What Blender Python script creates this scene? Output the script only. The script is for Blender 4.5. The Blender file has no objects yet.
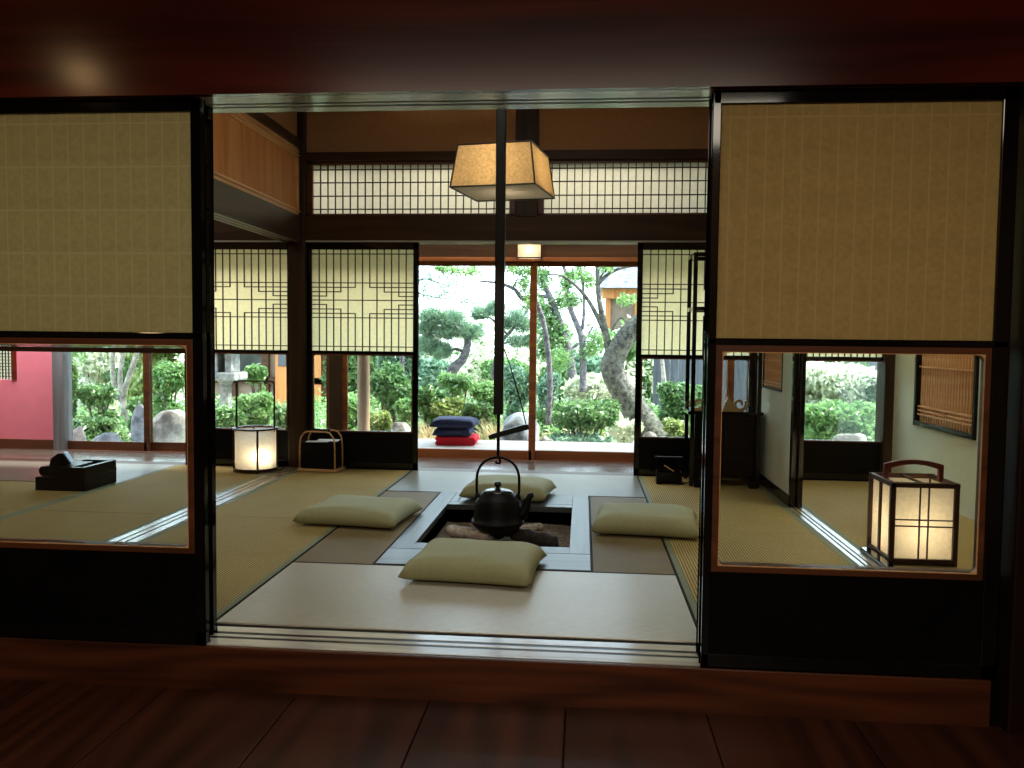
import bpy, bmesh, math, random
import numpy as np
from mathutils import Vector, Matrix, Euler, noise

C = bpy.context.scene.collection
SC = bpy.context.scene
PI = math.pi
rnd = random.Random(7)

# ------------------------------------------------------------------ camera
F_PX = 826.19
YAW, PITCH, ROLL = .0855, -.0546, .0105
CAM = Vector((.0286, -2.6055, 1.0308))
_fw = Vector((-math.sin(YAW) * math.cos(PITCH), math.cos(YAW) * math.cos(PITCH), math.sin(PITCH)))
_rt = Vector((math.cos(YAW), math.sin(YAW), 0))
_up = _rt.cross(_fw)
RT = math.cos(ROLL) * _rt + math.sin(ROLL) * _up
UP = -math.sin(ROLL) * _rt + math.cos(ROLL) * _up
FW = _fw
cam = bpy.data.objects.new('camera', bpy.data.cameras.new('camera'))
C.objects.link(cam)
cam.data.sensor_width = 36
cam.data.lens = F_PX / 1024 * 36
cam.data.clip_start = .05
cam.data.clip_end = 300
M = Matrix((RT, UP, -FW)).transposed().to_4x4()
M.translation = CAM
cam.matrix_world = M
SC.camera = cam

def at(px, py, Y):
    """garden surveying: the point at depth Y that a photo pixel shows"""
    d = RT * ((px - 512) / F_PX) - UP * ((py - 384) / F_PX) + FW
    return CAM + d * ((Y - CAM.y) / d.y)

# ------------------------------------------------------------------ scene data helpers
def tag(o, label=None, cat=None, group=None, kind=None):
    if label: o['label'] = label
    if cat: o['category'] = cat
    if group: o['group'] = group
    if kind: o['kind'] = kind
    return o

def thing(name, label, cat, loc=(0, 0, 0), rz=0, group=None):
    o = bpy.data.objects.new(name, None)
    C.objects.link(o)
    o.location = loc
    o.rotation_euler = (0, 0, rz)
    o.empty_display_size = .05
    return tag(o, label, cat, group)

class MB:
    def __init__(s):
        s.v = []; s.f = []
    def add(s, vs, fs):
        b = len(s.v)
        s.v += [tuple(p) for p in vs]
        s.f += [tuple(i + b for i in f) for f in fs]
        return s
    def box(s, x0, x1, y0, y1, z0, z1):
        vs = [(x, y, z) for z in (z0, z1) for y in (y0, y1) for x in (x0, x1)]
        return s.add(vs, [(0, 2, 3, 1), (4, 5, 7, 6), (0, 1, 5, 4), (2, 6, 7, 3), (0, 4, 6, 2), (1, 3, 7, 5)])
    def rect(s, axis, k, a0, a1, b0, b1):
        """one sheet of paper: the rectangle axis = k"""
        if axis == 'y': vs = [(a0, k, b0), (a1, k, b0), (a1, k, b1), (a0, k, b1)]
        elif axis == 'x': vs = [(k, a0, b0), (k, a1, b0), (k, a1, b1), (k, a0, b1)]
        else: vs = [(a0, b0, k), (a1, b0, k), (a1, b1, k), (a0, b1, k)]
        return s.add(vs, [(0, 1, 2, 3)])
    def tube(s, pts, radii, n=8, caps=True, closed=False):
        pts = [Vector(p) for p in pts]
        if not isinstance(radii, (list, tuple)): radii = [radii] * len(pts)
        rings = []
        prev = None
        L = len(pts)
        for i, p in enumerate(pts):
            if closed: t = pts[(i + 1) % L] - pts[i - 1]
            else: t = pts[min(i + 1, L - 1)] - pts[max(i - 1, 0)]
            t.normalize()
            if prev is None:
                a = Vector((0, 0, 1)) if abs(t.z) < .9 else Vector((1, 0, 0))
                u = t.cross(a).normalized()
            else:
                u = (prev - t * prev.dot(t)).normalized()
            prev = u
            w = t.cross(u)
            rings.append([p + (u * math.cos(2 * PI * k / n) + w * math.sin(2 * PI * k / n)) * radii[i] for k in range(n)])
        vs = [q for r in rings for q in r]
        fs = []
        for i in range(L if closed else L - 1):
            j = (i + 1) % L
            for k in range(n):
                fs.append((i * n + k, i * n + (k + 1) % n, j * n + (k + 1) % n, j * n + k))
        if caps and not closed:
            fs.append(tuple(reversed(range(n))))
            fs.append(tuple((L - 1) * n + k for k in range(n)))
        return s.add(vs, fs)
    def cyl(s, p0, p1, r0, r1=None, n=16):
        return s.tube([p0, p1], [r0, r0 if r1 is None else r1], n)
    def lathe(s, prof, c=(0, 0, 0), n=32):
        vs = []; fs = []
        L = len(prof)
        for r, z in prof:
            for k in range(n):
                a = 2 * PI * k / n
                vs.append((c[0] + r * math.cos(a), c[1] + r * math.sin(a), c[2] + z))
        for i in range(L - 1):
            for k in range(n):
                fs.append((i * n + k, i * n + (k + 1) % n, (i + 1) * n + (k + 1) % n, (i + 1) * n + k))
        fs.append(tuple(reversed(range(n))))
        fs.append(tuple((L - 1) * n + k for k in range(n)))
        return s.add(vs, fs)
    def prism(s, poly, axis, a, b):
        """2-D polygon extruded along axis 'x','y' or 'z' from a to b"""
        def P(u, w, t):
            return {'x': (t, u, w), 'y': (u, t, w), 'z': (u, w, t)}[axis]
        n = len(poly)
        vs = [P(u, w, a) for u, w in poly] + [P(u, w, b) for u, w in poly]
        fs = [tuple(reversed(range(n))), tuple(range(n, 2 * n))]
        fs += [(i, (i + 1) % n, (i + 1) % n + n, i + n) for i in range(n)]
        return s.add(vs, fs)
    def rring(s, x0, x1, z0, z1, w, r, y0, y1, n=6):
        """flat frame in the XZ plane with rounded inner corners"""
        outer = []; inner = []
        cs = [(x1, z1, 0), (x0, z1, 1), (x0, z0, 2), (x1, z0, 3)]
        for cx, cz, q in cs:
            sx = 1 if cx == x1 else -1
            sz = 1 if cz == z1 else -1
            icx, icz = cx - sx * (w + r), cz - sz * (w + r)
            for k in range(n + 1):
                a = (q + k / n) * PI / 2
                inner.append((icx + r * math.cos(a), icz + r * math.sin(a)))
                outer.append((cx, cz))
        N = len(inner)
        vs = [(p[0], y, p[1]) for y in (y0, y1) for p in inner] + [(p[0], y, p[1]) for y in (y0, y1) for p in outer]
        fs = []
        for i in range(N):
            j = (i + 1) % N
            fs += [(i, j, j + N, i + N), (2 * N + j, 2 * N + i, 3 * N + i, 3 * N + j), (i, 2 * N + i, 2 * N + j, j), (i + N, j + N, j + 3 * N, i + 3 * N)]
        return s.add(vs, fs)
    def build(s, name, mat, parent=None, bevel=0, smooth=False, sub=0, kind=None, seg=2):
        me = bpy.data.meshes.new(name)
        me.from_pydata(s.v, [], s.f)
        bm = bmesh.new(); bm.from_mesh(me)
        bmesh.ops.remove_doubles(bm, verts=bm.verts, dist=1e-6)
        bmesh.ops.dissolve_degenerate(bm, edges=bm.edges, dist=1e-7)
        bmesh.ops.recalc_face_normals(bm, faces=bm.faces)
        bm.to_mesh(me); bm.free()
        me.materials.append(mat)
        o = bpy.data.objects.new(name, me)
        C.objects.link(o)
        if parent is not None: o.parent = parent
        if bevel:
            m = o.modifiers.new('bevel', 'BEVEL'); m.width = bevel; m.segments = seg; m.limit_method = 'ANGLE'; m.angle_limit = .7
        if sub:
            m = o.modifiers.new('subsurf', 'SUBSURF'); m.levels = sub; m.render_levels = sub
        if smooth:
            for p in me.polygons: p.use_smooth = True
        if kind: o['kind'] = kind
        return o

def struct(name, mb, mat, bevel=0, parent=None):
    o = mb.build(name, mat, parent, bevel)
    if parent is None: o['kind'] = 'structure'
    return o

# ------------------------------------------------------------------ materials
def lin(r, g, b):
    def f(c):
        c /= 255.
        return c / 12.92 if c <= .04045 else ((c + .055) / 1.055) ** 2.4
    return (f(r), f(g), f(b), 1)

def newmat(name):
    m = bpy.data.materials.new(name); m.use_nodes = True
    nt = m.node_tree; nt.nodes.clear()
    out = nt.nodes.new('ShaderNodeOutputMaterial')
    return m, nt, out

def N(nt, t, **k):
    n = nt.nodes.new(t)
    for a, v in k.items():
        if a.startswith('i_'):
            n.inputs[a[2:].replace('_', ' ')].default_value = v
        else: setattr(n, a, v)
    return n

def L(nt, a, b): nt.links.new(a, b)

def coords(nt, scale=(1, 1, 1), rot=(0, 0, 0), kind='Object'):
    tc = N(nt, 'ShaderNodeTexCoord')
    mp = N(nt, 'ShaderNodeMapping')
    mp.inputs['Scale'].default_value = scale
    mp.inputs['Rotation'].default_value = rot
    L(nt, tc.outputs[kind], mp.inputs['Vector'])
    return mp.outputs['Vector']

def ramp(nt, fac, c0, c1, p0=.3, p1=.7):
    r = N(nt, 'ShaderNodeValToRGB')
    r.color_ramp.elements[0].position = p0; r.color_ramp.elements[0].color = c0
    r.color_ramp.elements[1].position = p1; r.color_ramp.elements[1].color = c1
    L(nt, fac, r.inputs['Fac'])
    return r.outputs['Color']

def bump(nt, h, strength=.2, dist=.01):
    b = N(nt, 'ShaderNodeBump'); b.inputs['Strength'].default_value = strength; b.inputs['Distance'].default_value = dist
    L(nt, h, b.inputs['Height'])
    return b.outputs['Normal']

def plain(name, col, rough=.5, spec=.5, metal=0, var=.12, vscale=8, bmp=0, coat=0):
    m, nt, out = newmat(name)
    p = N(nt, 'ShaderNodeBsdfPrincipled')
    p.inputs['Roughness'].default_value = rough
    p.inputs['Specular IOR Level'].default_value = spec
    p.inputs['Metallic'].default_value = metal
    p.inputs['Coat Weight'].default_value = coat
    n = N(nt, 'ShaderNodeTexNoise'); n.inputs['Scale'].default_value = vscale; n.inputs['Detail'].default_value = 4
    L(nt, coords(nt), n.inputs['Vector'])
    a = tuple(c * (1 - var) for c in col[:3]) + (1,)
    b = tuple(min(1, c * (1 + var)) for c in col[:3]) + (1,)
    L(nt, ramp(nt, n.outputs['Fac'], a, b), p.inputs['Base Color'])
    if bmp: L(nt, bump(nt, n.outputs['Fac'], bmp), p.inputs['Normal'])
    L(nt, p.outputs[0], out.inputs[0])
    return m

def wood(name, dark, light, axis='x', rough=.3, spec=.5, grain=18, coat=0, fig=0, bmp=.05):
    """long-grain timber: noise stretched along its axis, with optional cathedral figure"""
    m, nt, out = newmat(name)
    p = N(nt, 'ShaderNodeBsdfPrincipled')
    p.inputs['Roughness'].default_value = rough
    p.inputs['Specular IOR Level'].default_value = spec
    p.inputs['Coat Weight'].default_value = coat
    p.inputs['Coat Roughness'].default_value = .12
    s = [grain, grain, grain]; s['xyz'.index(axis)] = grain * .06
    v = coords(nt, tuple(s))
    n = N(nt, 'ShaderNodeTexNoise'); n.inputs['Scale'].default_value = 1; n.inputs['Detail'].default_value = 6; n.inputs['Distortion'].default_value = .6
    L(nt, v, n.inputs['Vector'])
    fac = n.outputs['Fac']
    if fig:
        s2 = [fig, fig, fig]; s2['xyz'.index(axis)] = fig * .16
        n2 = N(nt, 'ShaderNodeTexNoise'); n2.inputs['Scale'].default_value = 1; n2.inputs['Detail'].default_value = 1
        L(nt, coords(nt, tuple(s2)), n2.inputs['Vector'])
        mu = N(nt, 'ShaderNodeMath', operation='MULTIPLY'); mu.inputs[1].default_value = 70
        L(nt, n2.outputs['Fac'], mu.inputs[0])
        si = N(nt, 'ShaderNodeMath', operation='SINE'); L(nt, mu.outputs[0], si.inputs[0])
        ma = N(nt, 'ShaderNodeMath', operation='MULTIPLY_ADD'); ma.inputs[1].default_value = .1
        L(nt, si.outputs[0], ma.inputs[0]); L(nt, fac, ma.inputs[2])
        fac = ma.outputs[0]
    L(nt, ramp(nt, fac, dark, light, .28, .72), p.inputs['Base Color'])
    if bmp: L(nt, bump(nt, fac, bmp, .003), p.inputs['Normal'])
    L(nt, p.outputs[0], out.inputs[0])
    return m

def paper(name, col, trans=.5, var=.06, fibre=40, grid=None, gridcol=None):
    """washi: diffuse + translucent, with fibres; grid = (pitch x, pitch z, x0, z0) of paler lines painted where bars show through"""
    m, nt, out = newmat(name)
    n = N(nt, 'ShaderNodeTexNoise'); n.inputs['Scale'].default_value = fibre; n.inputs['Detail'].default_value = 5
    L(nt, coords(nt), n.inputs['Vector'])
    a = tuple(c * (1 - var) for c in col[:3]) + (1,)
    b = tuple(min(1, c * (1 + var)) for c in col[:3]) + (1,)
    colr = ramp(nt, n.outputs['Fac'], a, b)
    if grid:
        tc = N(nt, 'ShaderNodeTexCoord'); sp = N(nt, 'ShaderNodeSeparateXYZ'); L(nt, tc.outputs['Object'], sp.inputs[0])
        mx = None
        for ch, pitch, off, wdt in (('X', grid[0], grid[2], .005), ('Z', grid[1], grid[3], .006)):
            su = N(nt, 'ShaderNodeMath', operation='SUBTRACT'); su.inputs[1].default_value = off; L(nt, sp.outputs[ch], su.inputs[0])
            mo = N(nt, 'ShaderNodeMath', operation='PINGPONG'); mo.inputs[1].default_value = pitch / 2; L(nt, su.outputs[0], mo.inputs[0])
            le = N(nt, 'ShaderNodeMath', operation='LESS_THAN'); le.inputs[1].default_value = wdt / 2; L(nt, mo.outputs[0], le.inputs[0])
            if mx is None: mx = le
            else:
                q = N(nt, 'ShaderNodeMath', operation='MAXIMUM'); L(nt, mx.outputs[0], q.inputs[0]); L(nt, le.outputs[0], q.inputs[1]); mx = q
        mc = N(nt, 'ShaderNodeMix', data_type='RGBA'); L(nt, mx.outputs[0], mc.inputs[0])
        L(nt, colr, mc.inputs[6]); mc.inputs[7].default_value = gridcol
        colr = mc.outputs[2]
    d = N(nt, 'ShaderNodeBsdfDiffuse'); t = N(nt, 'ShaderNodeBsdfTranslucent')
    L(nt, colr, d.inputs['Color']); L(nt, colr, t.inputs['Color'])
    mix = N(nt, 'ShaderNodeMixShader'); mix.inputs[0].default_value = trans
    L(nt, d.outputs[0], mix.inputs[1]); L(nt, t.outputs[0], mix.inputs[2])
    L(nt, mix.outputs[0], out.inputs[0])
    return m

def glass(name, tint=(.97, .98, .975, 1)):
    m, nt, out = newmat(name)
    t = N(nt, 'ShaderNodeBsdfTransparent'); t.inputs['Color'].default_value = tint
    g = N(nt, 'ShaderNodeBsdfGlossy'); g.inputs['Roughness'].default_value = .01
    fr = N(nt, 'ShaderNodeFresnel'); fr.inputs['IOR'].default_value = 1.3
    # both faces of a pane act as the outer face of a thin sheet
    mix = N(nt, 'ShaderNodeMixShader')
    L(nt, fr.outputs[0], mix.inputs[0]); L(nt, t.outputs[0], mix.inputs[1]); L(nt, g.outputs[0], mix.inputs[2])
    L(nt, mix.outputs[0], out.inputs[0])
    return m

def tatami(name, axis, col0, col1, rough, spec, aniso, pitch=.011, ior=1.45, rib=.22):
    """woven rush: ribs run along axis; the sheen spreads across the ribs"""
    m, nt, out = newmat(name)
    p = N(nt, 'ShaderNodeBsdfPrincipled')
    p.inputs['Roughness'].default_value = rough
    p.inputs['Specular IOR Level'].default_value = spec
    p.inputs['Anisotropic'].default_value = aniso
    p.inputs['IOR'].default_value = ior
    cv = N(nt, 'ShaderNodeCombineXYZ')
    cv.inputs[1 if axis == 'x' else 0].default_value = 1
    L(nt, cv.outputs[0], p.inputs['Tangent'])
    tc = N(nt, 'ShaderNodeTexCoord'); sp = N(nt, 'ShaderNodeSeparateXYZ'); L(nt, tc.outputs['Object'], sp.inputs[0])
    mu = N(nt, 'ShaderNodeMath', operation='MULTIPLY'); mu.inputs[1].default_value = 2 * PI / pitch
    L(nt, sp.outputs['Y' if axis == 'x' else 'X'], mu.inputs[0])
    si = N(nt, 'ShaderNodeMath', operation='SINE'); L(nt, mu.outputs[0], si.inputs[0])
    s = (30, 420, 30) if axis == 'x' else (420, 30, 30)
    n = N(nt, 'ShaderNodeTexNoise'); n.inputs['Scale'].default_value = 1; n.inputs['Detail'].default_value = 3
    L(nt, coords(nt, s), n.inputs['Vector'])
    big = N(nt, 'ShaderNodeTexNoise'); big.inputs['Scale'].default_value = 2.5; L(nt, coords(nt), big.inputs['Vector'])
    a1 = N(nt, 'ShaderNodeMath', operation='MULTIPLY_ADD'); a1.inputs[1].default_value = rib; L(nt, si.outputs[0], a1.inputs[0]); L(nt, n.outputs['Fac'], a1.inputs[2])
    a2 = N(nt, 'ShaderNodeMath', operation='MULTIPLY_ADD'); a2.inputs[1].default_value = .35; L(nt, big.outputs['Fac'], a2.inputs[0]); L(nt, a1.outputs[0], a2.inputs[2])
    L(nt, ramp(nt, a2.outputs[0], col0, col1, .4, 1.0), p.inputs['Base Color'])
    L(nt, bump(nt, a1.outputs[0], .25, .0015), p.inputs['Normal'])
    L(nt, p.outputs[0], out.inputs[0])
    return m

def leafmat(name, c0, c1, trans=.35, rough=.45):
    m, nt, out = newmat(name)
    n = N(nt, 'ShaderNodeTexNoise'); n.inputs['Scale'].default_value = 9; n.inputs['Detail'].default_value = 4
    L(nt, coords(nt), n.inputs['Vector'])
    col = ramp(nt, n.outputs['Fac'], c0, c1, .35, .65)
    p = N(nt, 'ShaderNodeBsdfPrincipled'); p.inputs['Roughness'].default_value = .32; p.inputs['Specular IOR Level'].default_value = .9
    L(nt, col, p.inputs['Base Color'])
    t = N(nt, 'ShaderNodeBsdfTranslucent'); L(nt, col, t.inputs['Color'])
    mix = N(nt, 'ShaderNodeMixShader'); mix.inputs[0].default_value = trans
    L(nt, p.outputs[0], mix.inputs[1]); L(nt, t.outputs[0], mix.inputs[2]); L(nt, mix.outputs[0], out.inputs[0])
    return m

def rocky(name, c0, c1, scale=5):
    m, nt, out = newmat(name)
    n = N(nt, 'ShaderNodeTexNoise'); n.inputs['Scale'].default_value = scale; n.inputs['Detail'].default_value = 9; n.inputs['Roughness'].default_value = .7
    L(nt, coords(nt), n.inputs['Vector'])
    p = N(nt, 'ShaderNodeBsdfPrincipled'); p.inputs['Roughness'].default_value = .85
    L(nt, ramp(nt, n.outputs['Fac'], c0, c1, .38, .62), p.inputs['Base Color'])
    L(nt, bump(nt, n.outputs['Fac'], .7, .04), p.inputs['Normal'])
    L(nt, p.outputs[0], out.inputs[0])
    return m

LACQ = plain('black_lacquer', (.003, .003, .003), .07, .5, vscale=5, var=.3)
LACQ2 = plain('black_lacquer_satin', (.003, .003, .003), .3, .14, vscale=5, var=.3)
HEADER = wood('header_timber', lin(46, 16, 12), lin(96, 36, 26), 'x', .2, .35, 10, fig=1.6)
SILLW = wood('sill_timber', lin(52, 25, 13), lin(96, 50, 28), 'x', .34, .3, 16, fig=3.2)
PLANK = wood('floor_plank_timber', lin(44, 20, 12), lin(74, 38, 23), 'y', .38, .3, 12, fig=2.2)
TRACKW = wood('track_timber', lin(146, 140, 130), lin(202, 196, 186), 'x', .16, .9, 22)  # silvery base lightened to imitate bright reflections along the tracks
TRACKY = wood('track_timber_lengthwise', lin(120, 108, 84), lin(172, 158, 128), 'y', .22, .6, 22)
DARKX = wood('dark_beam_timber', lin(44, 28, 16), lin(80, 54, 32), 'x', .45, .2, 12)
DARKY = wood('dark_beam_timber_lengthwise', lin(46, 32, 22), lin(84, 60, 42), 'y', .4, .4, 12)
POST = wood('dark_post_timber', lin(36, 25, 15), lin(68, 48, 30), 'z', .45, .2, 14)
REDPOST = wood('reddish_post_timber', lin(22, 10, 7), lin(40, 20, 14), 'z', .4, .2, 12)
BROWNFR = wood('brown_frame_timber', lin(70, 38, 22), lin(112, 66, 40), 'x', .35, .45, 20)
ORANGE = wood('orange_frame_timber', lin(112, 62, 28), lin(158, 94, 48), 'x', .4, .4, 18)
SLATW = wood('cedar_slat_timber', lin(206, 132, 70), lin(236, 170, 104), 'z', .5, .3, 20)
CEDAR = wood('cedar_trim_timber', lin(206, 146, 90), lin(240, 190, 132), 'y', .4, .4, 20)
KUMIKO = wood('lattice_timber', lin(60, 40, 22), lin(92, 62, 36), 'z', .5, .3, 30)
KUMIDK = wood('dark_lattice_timber', lin(36, 28, 26), lin(60, 48, 42), 'z', .5, .3, 30)
ENGAWA = wood('veranda_board_timber', lin(62, 50, 44), lin(112, 96, 86), 'x', .2, .6, 14)
LEDGEW = wood('bleached_ledge_timber', lin(168, 160, 150), lin(214, 208, 198), 'x', .6, .3, 14)
WALLTAN = plain('tan_clay_plaster', lin(172, 134, 96), .9, .1, var=.05, vscale=30, bmp=.05)
WALLCREAM = plain('pale_plaster', lin(222, 226, 202), .85, .15, var=.03, vscale=30)
FUSUMAM = plain('pale_door_paper', lin(216, 216, 192), .6, .25, var=.03, vscale=14)
REDCLAY = plain('red_clay_plaster', lin(236, 134, 152), .75, .25, var=.04, vscale=10)
CEILM = wood('ceiling_board_timber', lin(110, 78, 50), lin(150, 112, 76), 'y', .6, .2, 10)
DARKWALL = plain('dark_room_plaster', lin(92, 70, 52), .9, .1)
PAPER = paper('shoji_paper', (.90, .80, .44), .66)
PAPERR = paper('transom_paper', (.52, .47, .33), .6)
GRIDL = paper('backed_paper_left', (.62, .56, .27), .3, .08, 60, (.0535, .1395, -1.29, 1.018), (.70, .64, .35, 1))  # paler lines painted in for the lattice showing through
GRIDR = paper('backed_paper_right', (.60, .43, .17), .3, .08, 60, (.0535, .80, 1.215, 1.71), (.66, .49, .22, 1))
LAMPP = paper('lamp_paper', (.48, .33, .15), .27, .22, 70)
LAMPD = paper('lamp_diffuser', (.56, .52, .44), .05, .03, 30)
LANTP = paper('lantern_paper', (.86, .80, .66), .55, .08, 60)
GLASS = glass('window_glass')
T0, T1 = lin(120, 104, 62), lin(180, 158, 102)
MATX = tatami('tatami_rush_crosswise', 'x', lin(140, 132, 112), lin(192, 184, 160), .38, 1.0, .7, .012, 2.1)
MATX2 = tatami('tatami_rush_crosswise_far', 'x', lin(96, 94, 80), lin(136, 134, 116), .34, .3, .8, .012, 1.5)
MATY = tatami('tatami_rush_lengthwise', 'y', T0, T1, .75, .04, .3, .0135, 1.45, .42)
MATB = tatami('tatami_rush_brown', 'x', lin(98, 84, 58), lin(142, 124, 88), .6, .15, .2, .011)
HERI = plain('tatami_border_cloth', lin(112, 118, 88), .7, .3, var=.25, vscale=220)
HERID = plain('dark_tatami_edge', lin(30, 26, 20), .8, .2)
HEARTHW = wood('hearth_frame_timber', lin(46, 47, 46), lin(78, 80, 78), 'y', .32, .16, 16)
ASH = plain('hearth_ash', lin(112, 98, 84), .95, .05, var=.4, vscale=40, bmp=.4)
PITM = plain('hearth_pit_lining', lin(70, 52, 38), .9, .1)
IRON = plain('cast_iron', (.004, .004, .004), .45, .16, metal=0, vscale=120, var=.3, bmp=.15)
IRON2 = plain('kettle_lid_bronze', (.05, .048, .045), .22, .5, metal=.8)
SOOT = plain('sooty_bamboo', (.008, .007, .006), .35, .4)
ZABU = plain('sage_linen', lin(160, 158, 120), .8, .2, var=.05, vscale=60, bmp=.04)
NAVY = plain('navy_cotton', lin(48, 54, 84), .8, .2, var=.12, vscale=60)
REDC = plain('red_felt', lin(206, 30, 52), .8, .2, var=.06, vscale=60)
BENT = wood('bentwood', lin(168, 122, 74), lin(212, 166, 112), 'x', .4, .4, 30)
MAHOG = wood('red_lacquered_handle', lin(84, 26, 18), lin(124, 44, 30), 'x', .3, .5, 26)
DARKFR = wood('dark_lantern_frame', lin(40, 22, 16), lin(66, 38, 27), 'z', .35, .4, 26)
WHITEP = plain('white_printed_paper', lin(226, 226, 222), .6, .3)
BLUEC = plain('pale_blue_card', lin(176, 206, 232), .5, .4)
SCROLLT = plain('lit_scroll_tan', lin(168, 142, 96), .4, .5, metal=.3)  # gold-tan cast of light on the scroll, put into its base colour
STONE = rocky('lantern_stone', lin(92, 96, 94), lin(150, 154, 150), 9)
ROCKB = rocky('blue_grey_rock', lin(86, 96, 104), lin(170, 180, 184), 5)
ROCKG = rocky('grey_rock', lin(100, 98, 90), lin(190, 188, 178), 4)
BARK = rocky('grey_bark', lin(52, 50, 56), lin(122, 118, 122), 20)
BARKP = rocky('pale_bark', lin(120, 112, 104), lin(190, 182, 172), 12)
BARKM = rocky('mossy_bark', lin(44, 42, 46), lin(122, 124, 108), 22)
STEM = rocky('shrub_stem', lin(70, 58, 46), lin(120, 102, 84), 20)
SAND = rocky('garden_gravel', lin(196, 188, 168), lin(232, 226, 210), 30)
G1 = leafmat('leaf_mid_green', lin(66, 112, 62), lin(134, 170, 108))
G2 = leafmat('leaf_bright_green', lin(88, 136, 74), lin(156, 192, 122), .45)
G3 = leafmat('leaf_blue_green', lin(72, 116, 92), lin(146, 180, 150))
G4 = leafmat('leaf_deep_green', lin(58, 98, 56), lin(118, 150, 90))
G5 = leafmat('leaf_sunlit_pale', lin(196, 206, 176), lin(240, 242, 226), .4)  # glare of sunlight put into the leaf colour; flowering bushes share it
G6 = leafmat('leaf_yellow_green', lin(106, 132, 68), lin(172, 186, 114), .45)
GP = leafmat('pine_needle', lin(76, 116, 92), lin(150, 180, 148), .25)
DRY = leafmat('dry_grass', lin(150, 134, 96), lin(206, 192, 150), .4)
BLOSSOM = leafmat('pale_blossom', lin(226, 222, 214), lin(250, 246, 240), .4)
TILE = rocky('grey_roof_tile', lin(70, 76, 86), lin(120, 126, 138), 8)
PLASTERW = plain('house_plaster', lin(128, 112, 98), .8, .2)  # brown house wall; its dark tone also stands for shade on the teahouse
GLASSD = plain('dark_window_pane', (.03, .035, .035), .08, .6)

# ------------------------------------------------------------------ the rooms
XL0, XL1 = -2.315, -2.170     # left track line
XR0, XR1 = 1.312, 1.404       # right track line
YF, YB = .224, 3.692          # tatami field
ZK = 1.79                     # front lintel underside
ZF = 1.765                    # far lintel underside
RXW = 2.315                   # right room's outer wall
LXW = -6.3

# sub-floor under the mats, leaving the hearth pit open
mb = MB()
HX0, HX1, HY0, HY1 = -.797, -.0243, 1.44, 2.415
mb.box(LXW, HX0, .05, YB + .15, -.12, -.03); mb.box(HX1, RXW, .05, YB + .15, -.12, -.03)
mb.box(HX0, HX1, .05, HY0, -.12, -.03); mb.box(HX0, HX1, HY1, YB + .15, -.12, -.03)
struct('floor', mb, DARKX)
# viewer's room floor: wide planks running away from the viewer
xs = [-3.75, -3.5, -3.07, -2.63, -2.19, -1.759, -1.334, -.887, -.449, -.0095, .431, .877, 1.34, 1.8, 2.25, 2.7]
mb = MB()
for a, b in zip(xs, xs[1:]):
    mb.box(a + .002, b - .002, -4.4, -.012, -.17, -.14)
mb.box(xs[0], xs[-1], -4.4, .012, -.2, -.172)
o = mb.build('floor_front', PLANK, None, .002); o['kind'] = 'structure'

# sill board with its grooved track (front)
mb = MB().box(-3.75, 1.285, -.022, .012, -.16, .004)
struct('trim_1', mb, SILLW, .004)
mb = MB()
mb.box(-2.17, 1.284, -.006, .056, -.1, .006); mb.box(-2.17, 1.284, .074, .097, -.1, .006)
mb.box(-2.17, 1.284, .118, .167, -.1, .006)
struct('trim_2', mb, TRACKW, .0015)
struct('trim_34', MB().box(-2.17, 1.284, .056, .074, -.1, .0045).box(-2.17, 1.284, .097, .118, -.1, .0045), LACQ2)  # nearly flush black strips standing in for shade inside the track grooves
mb = MB().box(-2.17, 1.31, .168, .222, -.03, -.006)
struct('trim_3', mb, HERID)
# header: tall board with grooved underside
mb = MB().box(-3.75, 1.34, -.05, -.02, ZK, 2.62)
struct('wall_front', mb, HEADER)
mb = MB()
mb.box(-2.17, 1.31, -.02, .054, ZK, 1.86); mb.box(-2.17, 1.31, .070, .089, ZK, 1.86)
mb.box(-2.17, 1.31, .109, .165, ZK, 1.86)
struct('trim_4', mb, TRACKW, .0015)
struct('trim_33', MB().box(-2.17, 1.31, .054, .070, ZK + .0015, 1.86).box(-2.17, 1.31, .089, .109, ZK + .0015, 1.86), LACQ2)  # black inlays in place of the shade up in the header grooves
mb = MB().box(-6.3, 2.4, -.02, .165, 1.86, 3.0)
struct('wall_front_inner', mb, WALLTAN)
# posts of the front line
for i, (a, b, m) in enumerate(((1.318, 1.46, REDPOST), (-2.315, -2.17, POST))):
    struct('trim_%d' % (5 + i), MB().box(a, b, -.06, .072 if i == 0 else .165, -.16, 2.62), m, .006)
# solid wall lines beyond the posts
struct('wall_front_left', MB().box(-3.75, -2.315, .02, .12, -.16, 2.62), DARKWALL)
struct('wall_front_far_left', MB().box(-6.3, -3.75, .02, .12, -.16, 3.0), WALLTAN)
struct('wall_front_right', MB().box(1.46, 2.75, .02, .12, -.16, 3.0), DARKWALL)
struct('trim_39', MB().box(1.35, 1.46, .074, .165, -.03, 2.62), POST, .004)
# viewer's room
struct('wall_viewer_back', MB().box(-3.85, 2.8, -4.5, -4.4, -.2, 2.7), DARKWALL)
struct('wall_viewer_left', MB().box(-3.85, -3.75, -4.5, .02, -.2, 2.7), DARKWALL)
struct('wall_viewer_right', MB().box(2.7, 2.8, -4.5, .02, -.2, 2.7), DARKWALL)
struct('ceiling_viewer', MB().box(-3.85, 2.8, -4.5, -.05, 2.62, 2.7), CEILM)
struct('ceiling', MB().box(-6.4, 2.5, -.02, 4.7, 3.0, 3.08), CEILM)

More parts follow.
